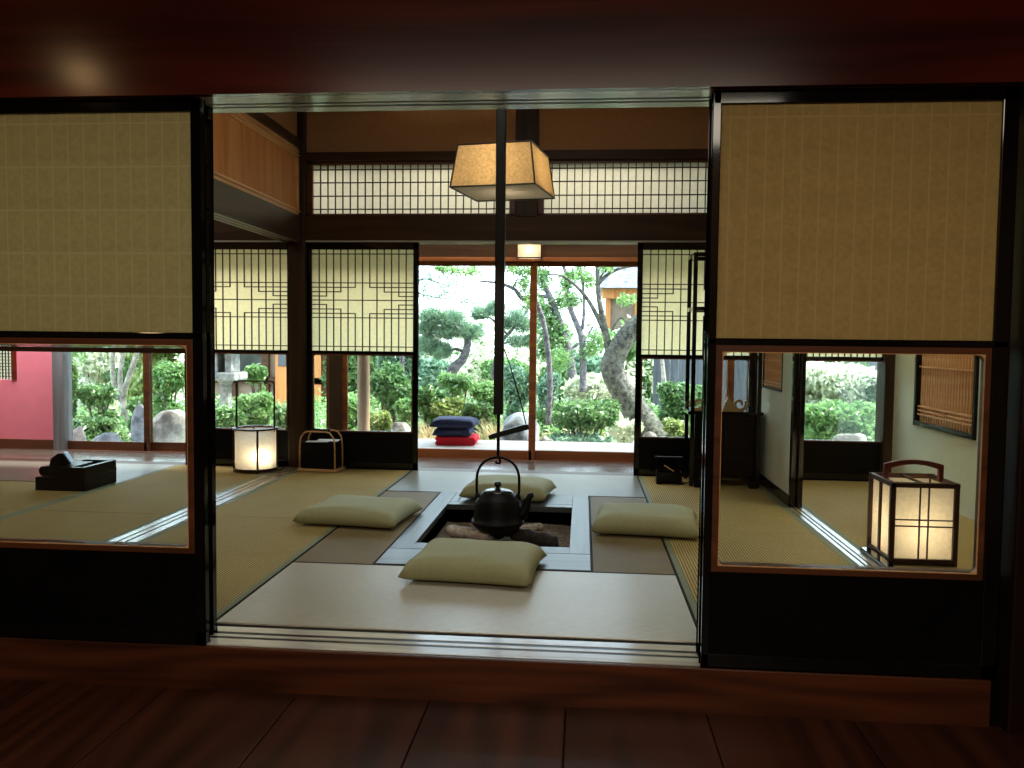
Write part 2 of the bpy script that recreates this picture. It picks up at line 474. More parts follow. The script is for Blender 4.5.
# side tracks in the floor
for nm, a, b, y0 in (('trim_7', XL0, XL1, YF), ('trim_8', XR0, XR1, YF)):
    w = b - a
    mb = MB()
    mb.box(a, a + w * .28, y0, YB + .08, -.03, .003); mb.box(a + w * .36, a + w * .58, y0, YB + .08, -.03, .003)
    mb.box(a + w * .66, b, y0, YB + .08, -.03, .003); mb.box(a, b, y0, YB + .08, -.035, -.008)
    struct(nm, mb, TRACKY, .0015)
struct('trim_9', MB().box(1.406, 1.455, .3, 1.56, -.03, .022), LACQ, .003)

# left wall line above the opening: lintel beam, slatted transom, mouldings, plaster
xm = (XL0 + XL1) / 2
mb = MB().box(XL0, XL1, .165, 3.70, ZF + .012, 1.965)
for u in (.0, .36, .70):
    mb.box(XL0 + u * .145, XL0 + (u + .26) * .145, .165, 3.70, ZF, ZF + .02)
struct('trim_10', mb, DARKY, .003)
rv = bpy.data.objects.new('window_1', None); C.objects.link(rv); rv['kind'] = 'structure'
mb = MB()
mb.box(XL1 - .05, XL1 - .005, .165, 3.69, 1.965, 2.012); mb.box(XL1 - .05, XL1 - .005, .165, 3.69, 2.40, 2.475)
mb.box(XL1 - .012, XL1 + .004, .165, 3.69, 1.990, 2.002); mb.box(XL1 - .012, XL1 + .004, .165, 3.69, 2.415, 2.427); mb.box(XL1 - .012, XL1 + .004, .165, 3.69, 2.445, 2.455)
mb.box(XL1 - .05, XL1 - .005, 3.63, 3.69, 1.965, 2.475)
mb.build('transom_frame', CEDAR, rv, .002)
mb = MB(); y = .18
while y < 3.62:
    mb.box(XL1 - .032, XL1 - .018, y, y + .009, 2.01, 2.40); y += .0145
mb.build('slats', SLATW, rv)
MB().box(XL1 - .045, XL1 - .038, .165, 3.66, 2.0, 2.41).build('backing_board', SLATW, rv)
struct('trim_11', MB().box(XL0, XL1 + .012, .165, 3.70, 2.475, 2.545), DARKY, .003)
struct('wall_left', MB().box(XL0 + .03, XL1 - .02, .165, 3.70, 2.545, 3.0), WALLTAN)

# right wall line
mb = MB().box(XR0, XR1, .165, 3.70, ZF, 1.965)
struct('trim_12', mb, DARKY, .003)
struct('wall_right', MB().box(XR0 + .02, XR1 - .02, .165, 3.70, 1.965, 3.0), WALLTAN)

# far wall line: posts, lintel beam, paper transom, moulding, plaster
YW0, YW1 = 3.70, 3.86
for i, (a, b) in enumerate(((-2.268, -2.133), (1.312, 1.404), (2.245, 2.315), (-5.6, -5.45))):
    struct('trim_%d' % (13 + i), MB().box(a, b, YW0 - .02, YW1, -.03, 3.0), POST, .006)
for i, (a, b) in enumerate(((LXW, -2.29), (-2.133, 1.312), (1.404, RXW))):
    mb = MB().box(a, b, YW0, YW1, ZF + .012, 1.97)
    struct('trim_%d' % (17 + i), mb, DARKX, .003)
    mb = MB().box(a, b, YW0, YW0 + .045, ZF, ZF + .012); mb.box(a, b, YW0 + .062, YW0 + .085, ZF, ZF + .012); mb.box(a, b, YW0 + .102, YW1, ZF, ZF + .012)
    struct('trim_%d' % (35 + i), mb, TRACKW, .001)
    struct('wall_back_%s' % ('left', 'centre', 'right')[i], MB().box(a, b, YW0 + .03, YW1 - .03, 2.44, 3.0), WALLTAN)
    struct('trim_%d' % (20 + i), MB().box(a, b, YW0 - .012, YW1, 2.385, 2.45), DARKX, .003)
struct('trim_23', MB().box(-.505, -.33, YW0 - .01, YW1, 1.955, 3.0), POST, .004)
struct('wall_back_left_transom', MB().box(LXW, -2.29, YW0 + .03, YW1 - .03, 1.97, 2.385), WALLTAN)
struct('wall_back_right_transom', MB().box(1.404, RXW, YW0 + .03, YW1 - .03, 1.97, 2.385), WALLTAN)

def transom(name, x0, x1, n):
    w = bpy.data.objects.new(name, None); C.objects.link(w); w['kind'] = 'structure'
    z0, z1 = 1.97, 2.385
    mb = MB()
    mb.box(x0, x1, 3.735, 3.775, z0, z0 + .018); mb.box(x0, x1, 3.735, 3.775, z1 - .022, z1)
    mb.box(x0, x0 + .045, 3.735, 3.775, z0, z1); mb.box(x1 - .045, x1, 3.735, 3.775, z0, z1)
    mb.build('transom_frame', BROWNFR, w, .002)
    a, b, c, d = x0 + .045, x1 - .045, z0 + .018, z1 - .022
    mb = MB()
    for k in range(1, n):
        x = a + (b - a) * k / n
        mb.box(x - .004, x + .004, 3.745, 3.757, c, d)
    for f in (.095, .365, .64, .905):
        z = c + (d - c) * f
        mb.box(a, b, 3.747, 3.759, z - .004, z + .004)
    mb.build('lattice', KUMIDK, w)
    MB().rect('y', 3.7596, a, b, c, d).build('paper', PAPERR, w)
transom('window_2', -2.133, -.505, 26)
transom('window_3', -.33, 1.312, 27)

# veranda (engawa) between far wall and glass doors
mb = MB()
yb = 3.87
while yb < 4.5:
    mb.box(LXW, 2.9, yb, yb + .1185, -.06, -.03); yb += .12
struct('floor_veranda', mb, ENGAWA, .001)
struct('trim_38', MB().box(LXW, 2.9, YB, 3.868, -.06, -.006), DARKX)
mb = MB().box(LXW - .1, 3.0, 3.86, 5.9, 2.62, 2.68)
struct('ceiling_veranda', mb, CEILM)
struct('wall_veranda_end', MB().box(2.9, 3.0, 3.7, 4.7, -.1, 2.62), WALLTAN)

# exterior line: sill, head, lintel boards, transom glazing above
YG = 4.60
struct('trim_24', MB().box(-4.8, 2.9, YG - .04, YG + .08, -.06, -.028), BROWNFR, .003)
struct('trim_25', MB().box(-4.8, 2.9, YG - .05, YG + .08, 1.70, 1.735), ORANGE, .002)
struct('trim_26', MB().box(-4.8, 2.9, YG - .03, YG + .06, 1.735, 1.95), DARKX, .003)
struct('trim_27', MB().box(-4.8, 2.9, YG - .04, YG + .08, 2.42, 2.62), DARKX, .003)

def doorset(name, x0, x1, divs, stile=.03):
    w = bpy.data.objects.new(name, None); C.objects.link(w); w['kind'] = 'structure'
    z0, z1 = -.03, 1.70
    for i, (a, b) in enumerate(zip(divs, divs[1:])):
        y = YG + (.0 if i % 2 == 0 else .035)
        mb = MB()
        mb.box(a - stile, a + stile, y - .014, y + .014, z0, z1); mb.box(b - stile, b + stile, y - .014, y + .014, z0, z1)
        mb.box(a, b, y - .014, y + .014, z0, .052); mb.box(a, b, y - .014, y + .014, 1.662, z1)
        f = mb.build('sash', ORANGE if name == 'door_1' else BROWNFR, w, .003)
        MB().box(a + stile, b - stile, y - .002, y + .002, .052, 1.662).build('pane', GLASS, f)
    return w
doorset('door_1', -1.95, 2.9, [-2.09, -.409, 1.29, 2.86])
doorset('door_2', -4.7, -2.25, [-4.735, -3.93, -2.235], .028)
w = bpy.data.objects.new('window_4', None); C.objects.link(w); w['kind'] = 'structure'
mb = MB()
for x in (-4.78, -3.5, -2.16, -.4, 1.3, 2.86): mb.box(x - .025, x + .025, YG - .02, YG + .02, 1.95, 2.42)
mb.box(-4.8, 2.9, YG - .02, YG + .02, 1.95, 1.975); mb.box(-4.8, 2.9, YG - .02, YG + .02, 2.395, 2.42)
mb.build('transom_frame', DARKX, w)
MB().box(-4.8, 2.9, YG - .002, YG + .002, 1.975, 2.395).build('pane', GLASS, w)
struct('trim_28', MB().box(-4.8, -4.69, YG - .06, YG + .07, -.06, 2.62), wood('grey_post_timber', lin(92, 94, 98), lin(140, 142, 146), 'z', .45, .4, 14), .005)
struct('trim_29', MB().box(-2.215, -2.105, YG - .05, YG + .1, -.06, 2.62), POST, .005)
# red clay wall with a paper grid window
mb = MB()
mb.box(-6.6, -4.80, YG - .03, YG + .06, -.06, .605); mb.box(-5.16, -4.80, YG - .03, YG + .06, .605, 2.62)
mb.box(-6.6, -5.16, YG - .03, YG + .06, 1.5, 2.62); mb.box(-6.6, -5.9, YG - .03, YG + .06, .605, 1.5)
struct('wall_veranda_red', mb, REDCLAY)
struct('trim_30', MB().box(-6.6, -4.8, YG - .05, YG + .08, -.03, .06), BROWNFR, .003)
w = bpy.data.objects.new('window_5', None); C.objects.link(w); w['kind'] = 'structure'
mb = MB(); x0, x1, z0, z1 = -5.9, -5.16, .605, 1.5
mb.box(x0, x0 + .04, YG - .035, YG + .05, z0, z1); mb.box(x1 - .045, x1, YG - .035, YG + .05, z0, z1)
mb.build('window_frame', MAHOG, w)
mb = MB()
for k in range(1, 26): mb.box(x0 + k * .03 - .003, x0 + k * .03 + .003, YG + .01, YG + .02, z0, z1)
for k in range(1, 30): mb.box(x0, x1, YG + .015, YG + .025, z0 + k * .03 - .003, z0 + k * .03 + .003)
mb.build('lattice', KUMIDK, w)
MB().rect('y', YG + .03, x0, x1, z0, z1).build('paper', PAPERR, w)

# end walls
struct('wall_far_left', MB().box(LXW - .1, LXW, .02, 4.7, -.1, 3.0), WALLTAN)
# right room's outer wall with a barred window opening
mb = MB()
wy0, wy1, wz0, wz1 = 2.42, 3.25, .50, 1.30
mb.box(RXW, RXW + .1, .12, wy0, -.1, 3.0); mb.box(RXW, RXW + .1, wy1, 3.87, -.1, 3.0)
mb.box(RXW, RXW + .1, wy0, wy1, -.1, wz0); mb.box(RXW, RXW + .1, wy0, wy1, wz1, 3.0)
struct('wall_right_room', mb, WALLCREAM)
w = bpy.data.objects.new('window_6', None); C.objects.link(w); w['kind'] = 'structure'
mb = MB()
a = RXW - .018; b = RXW + .03
mb.box(a, b, wy0 - .03, wy1 + .03, wz0 - .03, wz0); mb.box(a, b, wy0 - .03, wy1 + .03, wz1, wz1 + .03)
mb.box(a, b, wy0 - .03, wy0, wz0 - .03, wz1 + .03); mb.box(a, b, wy1, wy1 + .03, wz0 - .03, wz1 + .03)
mb.build('window_frame', LACQ2, w, .002)
mb = MB()
for k in range(1, 21):
    y = wy0 + (wy1 - wy0) * k / 21
    mb.box(RXW + .004, RXW + .014, y - .006, y + .006, wz0, wz1)
for z in (.548, .575, .602, .872, 1.14): mb.box(RXW - .002, RXW + .006, wy0, wy1, z - .005, z + .005)
mb.build('lattice', CEDAR, w)
MB().box(RXW + .05, RXW + .07, wy0 - .05, wy1 + .05, wz0 - .05, wz1 + .05).build('backing_board', BENT, w)

# ------------------------------------------------------------------ tatami mats
def mat_piece(x0, x1, y0, y1, m, label, borders, dark=()):
    t = thing('tatami_mat', label, 'mat', ((x0 + x1) / 2, (y0 + y1) / 2, -.03), 0, 'tatami mats')
    w, d = (x1 - x0) / 2 - .001, (y1 - y0) / 2 - .001
    MB().box(-w, w, -d, d, 0, .0295).build('rush_surface', m, t, .003)
    bw = .034
    q = {'l': (-w, -w + bw, -d, d), 'r': (w - bw, w, -d, d), 'f': (-w, w, -d, -d + bw), 'b': (-w, w, d - bw, d)}
    for s in borders:
        MB().box(*q[s], .020, .0305).build('cloth_border', HERI, t, .0008)
    bw = .008
    q = {'l': (-w, -w + bw, -d, d), 'r': (w - bw, w, -d, d), 'f': (-w, w, -d, -d + bw), 'b': (-w, w, d - bw, d)}
    for s in dark:
        MB().box(*q[s], .020, .0312).build('dark_edge', HERID, t)
    return t
XA, XB = -1.281, .450
Y1, Y2, Ym = 1.037, 2.82, 1.93
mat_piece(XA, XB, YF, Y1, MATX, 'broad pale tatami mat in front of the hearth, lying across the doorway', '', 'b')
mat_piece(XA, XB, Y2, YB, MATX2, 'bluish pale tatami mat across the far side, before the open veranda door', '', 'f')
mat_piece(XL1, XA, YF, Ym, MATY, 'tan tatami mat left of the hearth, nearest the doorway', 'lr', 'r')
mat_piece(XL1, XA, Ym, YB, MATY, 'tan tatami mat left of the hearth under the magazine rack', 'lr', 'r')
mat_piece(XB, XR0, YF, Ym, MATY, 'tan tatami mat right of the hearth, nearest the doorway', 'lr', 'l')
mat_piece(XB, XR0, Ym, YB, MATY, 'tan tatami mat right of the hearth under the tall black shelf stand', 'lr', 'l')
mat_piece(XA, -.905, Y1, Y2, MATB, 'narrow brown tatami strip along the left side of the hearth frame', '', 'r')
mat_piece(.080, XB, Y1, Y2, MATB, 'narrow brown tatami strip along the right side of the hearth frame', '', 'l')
LXA = XL0 - .88
mat_piece(LXA, XL0, YF, Ym, MATY, 'tan tatami mat of the left room beside the floor track, near half', 'lr')
mat_piece(LXA, XL0, Ym, YB, MATY, 'tan tatami mat of the left room carrying the round paper lantern', 'lr')
mat_piece(LXA - 1.76, LXA, Y2, YB, MATX2, 'pale tatami mat of the left room behind the black lacquer box', '', 'f')
mat_piece(LXA - 1.76, LXA, YF + .02, 1.93, MATY, 'tan tatami mat at the left room\'s near end', 'r')
mat_piece(LXA - 1.76, LXA, 1.93, Y2, MATY, 'tan tatami mat of the left room under the black lacquer box', 'r')
mat_piece(XR1 + .002, RXW, YF, Ym, MATY, 'tan tatami mat of the right room carrying the square paper lantern', 'l')
mat_piece(XR1 + .002, RXW, Ym, YB, MATY, 'tan tatami mat of the right room below its garden window', 'l')

# ------------------------------------------------------------------ hearth
h = thing('sunken_hearth', 'square sunken hearth with wide grey wooden frame and ash pit', 'hearth', (-.41, 1.93, 0))
def hb(x0, x1, y0, y1, name='frame_board', m=HEARTHW):
    return MB().box(x0 + .41, x1 + .41, y0 - 1.93, y1 - 1.93, -.03, .004).build(name, m, h, .002)
HEARTHX = wood('hearth_frame_timber_crosswise', lin(46, 47, 46), lin(78, 80, 78), 'x', .32, .16, 16)
hb(-.902, HX0, 1.322, 2.816); hb(HX1, .077, 1.322, 2.816)
hb(-.902, .077, 1.041, 1.318, m=HEARTHX); hb(HX0, HX1, 1.322, HY0, m=HEARTHX)
hb(HX0 + .001, HX1, HY1, 2.50, m=HEARTHX)
hb(HX0 + .001, HX0 + .05, 2.503, 2.816, m=HEARTHX); hb(HX0 + .053, HX1, 2.503, 2.816, m=HEARTHX)
mb = MB()
X0, X1, W0, W1 = HX0 + .41, HX1 + .41, HY0 - 1.93, HY1 - 1.93
t_ = .02
mb.box(X0 - t_, X0, W0, W1, -.3, -.03); mb.box(X1, X1 + t_, W0, W1, -.3, -.03)
mb.box(X0 - t_, X1 + t_, W0 - t_, W0, -.3, -.03); mb.box(X0 - t_, X1 + t_, W1, W1 + t_, -.3, -.03)
mb.box(X0 - t_, X1 + t_, W0 - t_, W1 + t_, -.32, -.3)
mb.build('pit_lining', PITM, h)
# ash bed
nx, ny = 40, 48
vs = []; fs = []
for j in range(ny + 1):
    for i in range(nx + 1):
        x = HX0 + .002 + (HX1 - HX0 - .004) * i / nx; y = HY0 + .002 + (HY1 - HY0 - .004) * j / ny
        z = -.105 + .016 * math.sin(x * 9 + 1) * math.cos(y * 7) + rnd.uniform(-.004, .004)
        vs.append((x, y, z))
for j in range(ny):
    for i in range(nx):
        a = j * (nx + 1) + i; fs.append((a, a + 1, a + nx + 2, a + nx + 1))
b0 = len(vs)
vs += [(HX0 + .002, HY0 + .002, -.299), (HX1 - .002, HY0 + .002, -.299), (HX1 - .002, HY1 - .002, -.299), (HX0 + .002, HY1 - .002, -.299)]
fs.append((b0, b0 + 3, b0 + 2, b0 + 1))
mb = MB(); mb.add(vs, fs)
o = mb.build('ash', ASH); tag(o, 'brown and grey ash filling the hearth pit', 'ash', None, 'stuff')
# logs
def log(name, p0, p1, r, m, label, seed):
    rr = random.Random(seed)
    p0, p1 = Vector(p0), Vector(p1)
    pts = []; rad = []
    for k in range(9):
        t = k / 8
        p = p0.lerp(p1, t) + Vector((rr.uniform(-1, 1), rr.uniform(-1, 1), rr.uniform(-.6, .6))) * r * .22
        pts.append(p); rad.append(r * rr.uniform(.85, 1.1) * (.75 if k in (0, 8) else 1))
    mb = MB().tube(pts, rad, 9)
    o = mb.build(name, m, None, 0, True); tag(o, label, 'firewood', 'firewood in the hearth')
    return o
CHAR = rocky('charred_log', lin(22, 18, 16), lin(58, 48, 42), 20)
LOGW = rocky('pale_burnt_log', lin(150, 136, 122), lin(222, 208, 192), 14)
log('firewood_log', (-.72, 2.00, -.062), (-.47, 1.86, -.058), .036, LOGW, 'pale weathered firewood log left of the kettle', 1)
log('firewood_log', (-.36, 1.93, -.056), (-.09, 1.79, -.06), .042, CHAR, 'charred black firewood log right of the kettle', 2)
log('firewood_log', (-.33, 2.10, -.07), (-.20, 2.20, -.072), .024, LOGW, 'small pale stick of firewood behind the kettle spout', 3)
# stones round the fire
for k in range(1, 4):
    x, y = -.53 + .048 * k, 2.0 + .02 * (k % 2)
    mb = MB(); r = .024 + .006 * ((k * 7) % 3)
    ic = []
    for i in range(5):
        for j in range(8):
            th = PI * (i + .5) / 5; ph = 2 * PI * j / 8
            q = r * (1 + .18 * math.sin(3 * ph + k) * math.sin(th))
            ic.append((x + q * math.sin(th) * math.cos(ph), y + q * math.sin(th) * math.sin(ph), -.074 + .8 * q * math.cos(th)))
    fs = [(i * 8 + j, i * 8 + (j + 1) % 8, (i + 1) * 8 + (j + 1) % 8, (i + 1) * 8 + j) for i in range(4) for j in range(8)]
    fs += [tuple(range(8)), tuple(reversed(range(32, 40)))]
    o = mb.add(ic, fs).build('ember_lump', CHAR, None, 0, True)
    tag(o, 'dark charcoal lump on the ash under the kettle', 'charcoal', 'charcoal lumps under the kettle')

# pot hook
PX, PY = -.43, 1.90
p = thing('hearth_hook', 'long black hearth hook hanging from the ceiling over the kettle', 'hook', (PX, PY, .39))
mb = MB()
mb.box(-.026, .026, -.026, .026, .225, 2.61)
mb.build('hook_tube', SOOT, p, .006)
mb = MB().cyl((0, 0, .0), (0, 0, .3), .009, n=10)
mb.build('inner_rod', IRON, p)
mb = MB().tube([(0, 0, .012), (0, 0, -.005), (.012, 0, -.03), (.008, 0, -.046), (-.008, 0, -.046), (-.014, 0, -.034)], .007, 8)
mb.build('hook', IRON, p, 0, True)
A = Vector((-.052, -.0, .098)); B = Vector((.168, .0, .163))
u = (B - A).normalized(); v = Vector((-u.z, 0, u.x))
mb = MB()
poly = [A - v * .014, A + v * .010, A + u * .03 + v * .014, B - u * .03 + v * .017, B + v * .010, B - v * .016]
mb.prism([(q.x, q.z) for q in poly], 'y', -.014, .014)
mb.build('cross_bar', SOOT, p, .003)
mb = MB().tube([(.155, 0, .16), (.12, 0, .3), (.06, 0, .5), (.027, 0, .585)], .0035, 6)
mb.build('cord', SOOT, p)

# kettle
k = thing('iron_kettle', 'black cast iron kettle hanging over the hearth', 'kettle', (PX, PY, -.028))
prof = [(.09, 0), (.118, .012), (.140, .035), (.150, .050), (.147, .058), (.138, .064), (.132, .085), (.127, .13), (.123, .165), (.116, .182), (.104, .188), (.100, .196), (.094, .198), (.092, .21), (.086, .212)]
MB().lathe(prof, n=48).build('kettle_body', IRON, k, 0, True)
prof = [(.084, .212), (.084, .218), (.06, .226), (.03, .232), (.012, .233), (.010, .240), (.019, .248), (.021, .258), (.016, .268), (.005, .272)]
MB().lathe(prof, n=40).build('lid', IRON2, k, 0, True)
mb = MB().tube([(.112, -.0, .075), (.142, 0, .095), (.160, 0, .135), (.165, 0, .17), (.178, 0, .196), (.197, 0, .203)], [.034, .031, .025, .02, .016, .014], 12)
mb.build('spout', IRON, k, 0, True)
pts = []
for q in range(25):
    a = PI * q / 24
    x = -.118 * math.cos(a); 
    z = .27 + .135 * math.sin(a) ** .8
    pts.append((x, 0, z))
pts = [(-.112, 0, .185), (-.118, 0, .22)] + pts + [(.118, 0, .22), (.112, 0, .185)]
MB().tube(pts, .0075, 8).build('handle', IRON, k, 0, True)
for s in (-1, 1): MB().lathe([(.016, 0), (.018, .012), (.012, .03), (.006, .034)], (s * .112, 0, .172), 12).build('handle_lug', IRON, k, 0, True)

# ------------------------------------------------------------------ cushions
def cushion(name, label, loc, rz, w, d, h_, m, group, seed=0, pinch=.16, n=26):
    rr = random.Random(seed)
    t = []
    vs = []
    ph = [rr.uniform(0, 6) for _ in range(6)]
    for sgn in (1, -1):
        for j in range(n + 1):
            for i in range(n + 1):
                u = 2 * i / n - 1; v = 2 * j / n - 1
                # sides bow inwards between pointed corners
                su = 1 - pinch * .5 * (1 - v * v) * abs(u) ** 3 * .6
                sv = 1 - pinch * .5 * (1 - u * u) * abs(v) ** 3 * .6
                x, y = u * w / 2 * sv ** 0 * su, v * d / 2 * sv
                e = (1 - abs(u) ** 9) ** .5 * (1 - abs(v) ** 9) ** .5 * (.86 + .14 * (1 - u * u) * (1 - v * v))
                wr = .006 * math.sin(9 * u + ph[0] + 3 * v) * (abs(u) ** 2) + .005 * math.sin(8 * v + ph[1] - 4 * u) * abs(v) ** 2
                z = h_ * (.36 + (.64 if sgn > 0 else -.36) * e) + (wr * e if sgn > 0 else 0)
                cr = (abs(u) * abs(v)) ** 4
                z -= cr * h_ * .12
                vs.append((x, y, max(z, 0)))
    K = (n + 1) ** 2
    fs = []
    for j in range(n):
        for i in range(n):
            a = j * (n + 1) + i
            fs.append((a, a + 1, a + n + 2, a + n + 1)); fs.append((K + a, K + a + n + 1, K + a + n + 2, K + a + 1))
    o = MB().add(vs, fs).build(name, m, None, 0, True)
    o.location = loc; o.rotation_euler = (0, 0, rz)
    tag(o, label, 'cushion', group)
    # stitched seam edge
    return o
G = 'sage floor cushions round the hearth'
cushion('floor_cushion', 'sage floor cushion on the pale mat in front of the hearth', (-.428, .972, .001), -.09, .57, .48, .108, ZABU, G, 1)
cushion('floor_cushion', 'sage floor cushion left of the hearth', (-1.215, 1.94, .001), -.12, .59, .50, .105, ZABU, G, 2)
cushion('floor_cushion', 'sage floor cushion right of the hearth', (.385, 1.91, .001), -.10, .57, .48, .115, ZABU, G, 3)
cushion('floor_cushion', 'sage floor cushion behind the kettle on the far side of the hearth', (-.44, 2.74, .004), -.12, .56, .46, .115, ZABU, G, 4)

# ------------------------------------------------------------------ sliding screens
STEPS = [(.371, 6), (.4155, 4), (.458, 2), (.542, 2), (.586, 4), (.629, 6)]
def far_screen(label, x0, x1):
    t = thing('shoji_screen', label, 'sliding screen', ((x0 + x1) / 2, 3.745, 0), 0, 'shoji screens of the far wall')
    w = (x1 - x0) / 2
    mb = MB()
    st = .038 if x0 > -3 else .024
    mb.box(-w, -w + st, -.016, .016, -.0055, ZF - .001); mb.box(w - st, w, -.016, .016, -.0055, ZF - .001)
    mb.box(-w, w, -.016, .016, 1.711, ZF - .001); mb.box(-w, w, -.016, .016, .899, .923); mb.box(-w, w, -.016, .016, -.0055, .05)
    mb.build('frame', LACQ, t, .003)
    MB().box(-w + st, w - st, -.006, .008, .05, .285).build('base_panel', LACQ2, t)
    a, b, z1, z0 = -w + st, w - st, 1.711, .923
    H = z1 - z0
    mb = MB(); r = .0038
    X = lambda i: a + (b - a) * i / 14
    Z = lambda f: z1 - H * f
    steps = {2: (.458, .542), 4: (.4155, .586), 6: (.371, .629), 8: (.371, .629), 10: (.4155, .586), 12: (.458, .542)}
    for i in range(1, 14):
        if i % 2: mb.box(X(i) - r, X(i) + r, -.010, .0, z0, z1)
        else:
            f0, f1 = steps[i]
            mb.box(X(i) - r, X(i) + r, -.010, .0, Z(f0) - r, z1); mb.box(X(i) - r, X(i) + r, -.010, .0, z0, Z(f1) + r)
    for f in (.043, .327, .4976, .671, .956): mb.box(a, b, -.008, .0, Z(f) - r, Z(f) + r)
    for f, i in STEPS:
        mb.box(a, X(i) + r, -.009, 0, Z(f) - r, Z(f) + r); mb.box(X(14 - i) - r, b, -.009, 0, Z(f) - r, Z(f) + r)
    mb.build('lattice', KUMIKO, t)
    MB().rect('y', .0006, a, b, z0, z1).build('paper', PAPER, t)
    gf = MB().rring(a, b, .285, .899, .011, .014, -.012, .012).build('glass_frame', BROWNFR, t)
    MB().box(a + .006, b - .006, .004, .007, .292, .892).build('pane', GLASS, gf)
    return t
far_screen('lattice shoji screen between dark corner post and open veranda door', -2.133, -1.252)
far_screen('lattice shoji screen behind the round paper lantern', -3.135, -2.2685)
far_screen('lattice shoji screen right of the open door, behind black shelf stand', .430, 1.311)
far_screen('shoji screen with garden window at the far end of the right room', 1.612, 2.325)
struct('trim_31', MB().box(1.404, 1.612, 3.72, 3.77, -.03, ZF), LACQ2)

def front_screen(label, x0, x1, y, sl, sr, m, fw=.027, name='shoji_screen', group='sliding screens of the doorway'):
    t = thing(name, label, 'sliding screen', ((x0 + x1) / 2, y, 0), 0, group)
    w = (x1 - x0) / 2
    zb = .006
    mb = MB()
    mb.box(-w, -w + sl, -.016, .016, zb, ZK + .008); mb.box(w - sr, w, -.016, .016, zb, ZK + .008)
    mb.box(-w, w, -.016, .016, 1.748, ZK + .008); mb.box(-w, w, -.016, .016, 1.019, 1.040); mb.box(-w, w, -.016, .016, zb, .05)
    mb.build('frame', LACQ, t, .003)
    a, b = -w + sl, w - sr
    MB().box(a, b, -.008, .008, .05, .309).build('base_panel', LACQ2, t)
    MB().rect('y', -.006, a, b, 1.040, 1.748).build('paper', m, t)
    mb = MB()
    n = 15
    for i in range(1, n): mb.box(a + (b - a) * i / n - .003, a + (b - a) * i / n + .003, .004, .012, 1.04, 1.748)
    for i in range(1, 5): mb.box(a, b, .002, .010, 1.04 + .708 * i / 5 - .003, 1.04 + .708 * i / 5 + .003)
    mb.build('lattice', KUMIKO, t)
    gf = MB().rring(a, b, .309, 1.019, fw, .022, -.013, .013).build('glass_frame', BROWNFR, t, .004)
    MB().rring(a + fw - .0015, b - fw + .0015, .309 + fw - .0015, 1.019 - fw + .0015, .0022, .02, -.0145, -.008).build('edge_bead', CEDAR, gf)
    MB().box(a + fw - .006, b - fw + .006, -.0015, .0015, .309 + fw - .006, 1.019 - fw + .006).build('pane', GLASS, gf)
    return t
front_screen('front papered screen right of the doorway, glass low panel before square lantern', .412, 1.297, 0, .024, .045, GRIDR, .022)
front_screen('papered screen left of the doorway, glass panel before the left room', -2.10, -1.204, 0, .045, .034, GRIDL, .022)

def rear_screen(label, x0, x1, y, side):
    # the second leaf slid behind the first, only its edge shows
    t = thing('shoji_screen', label, 'sliding screen', ((x0 + x1) / 2, y, 0), 0, 'sliding screens of the doorway')
    w = (x1 - x0) / 2
    mb = MB()
    mb.box(-w, -w + .045, -.016, .016, .006, ZK + .008); mb.box(w - .045, w, -.016, .016, .006, ZK + .008)
    mb.box(-w, w, -.016, .016, 1.752, ZK + .008); mb.box(-w, w, -.016, .016, 1.022, 1.037); mb.box(-w, w, -.016, .016, .006, .05)
    mb.build('frame', LACQ, t, .003)
    a, b = -w + .045, w - .045
    MB().box(a, b, -.008, .008, .05, .30).build('base_panel', LACQ2, t)
    MB().rect('y', .0008, a, b, 1.037, 1.752).build('paper', PAPER, t)
    gf = MB().rring(a, b, .30, 1.022, .012, .022, -.013, .013).build('glass_frame', BROWNFR, t)
    MB().box(a + .01, b - .01, -.0015, .0015, .305, 1.015).build('pane', GLASS, gf)
rear_screen('rear screen slid behind the right one, its shiny edge beside the doorway', .4165, 1.345, .095, 'l')
rear_screen('rear screen slid behind the left one, its shiny edge beside the doorway', -2.10, -1.222, .095, 'r')

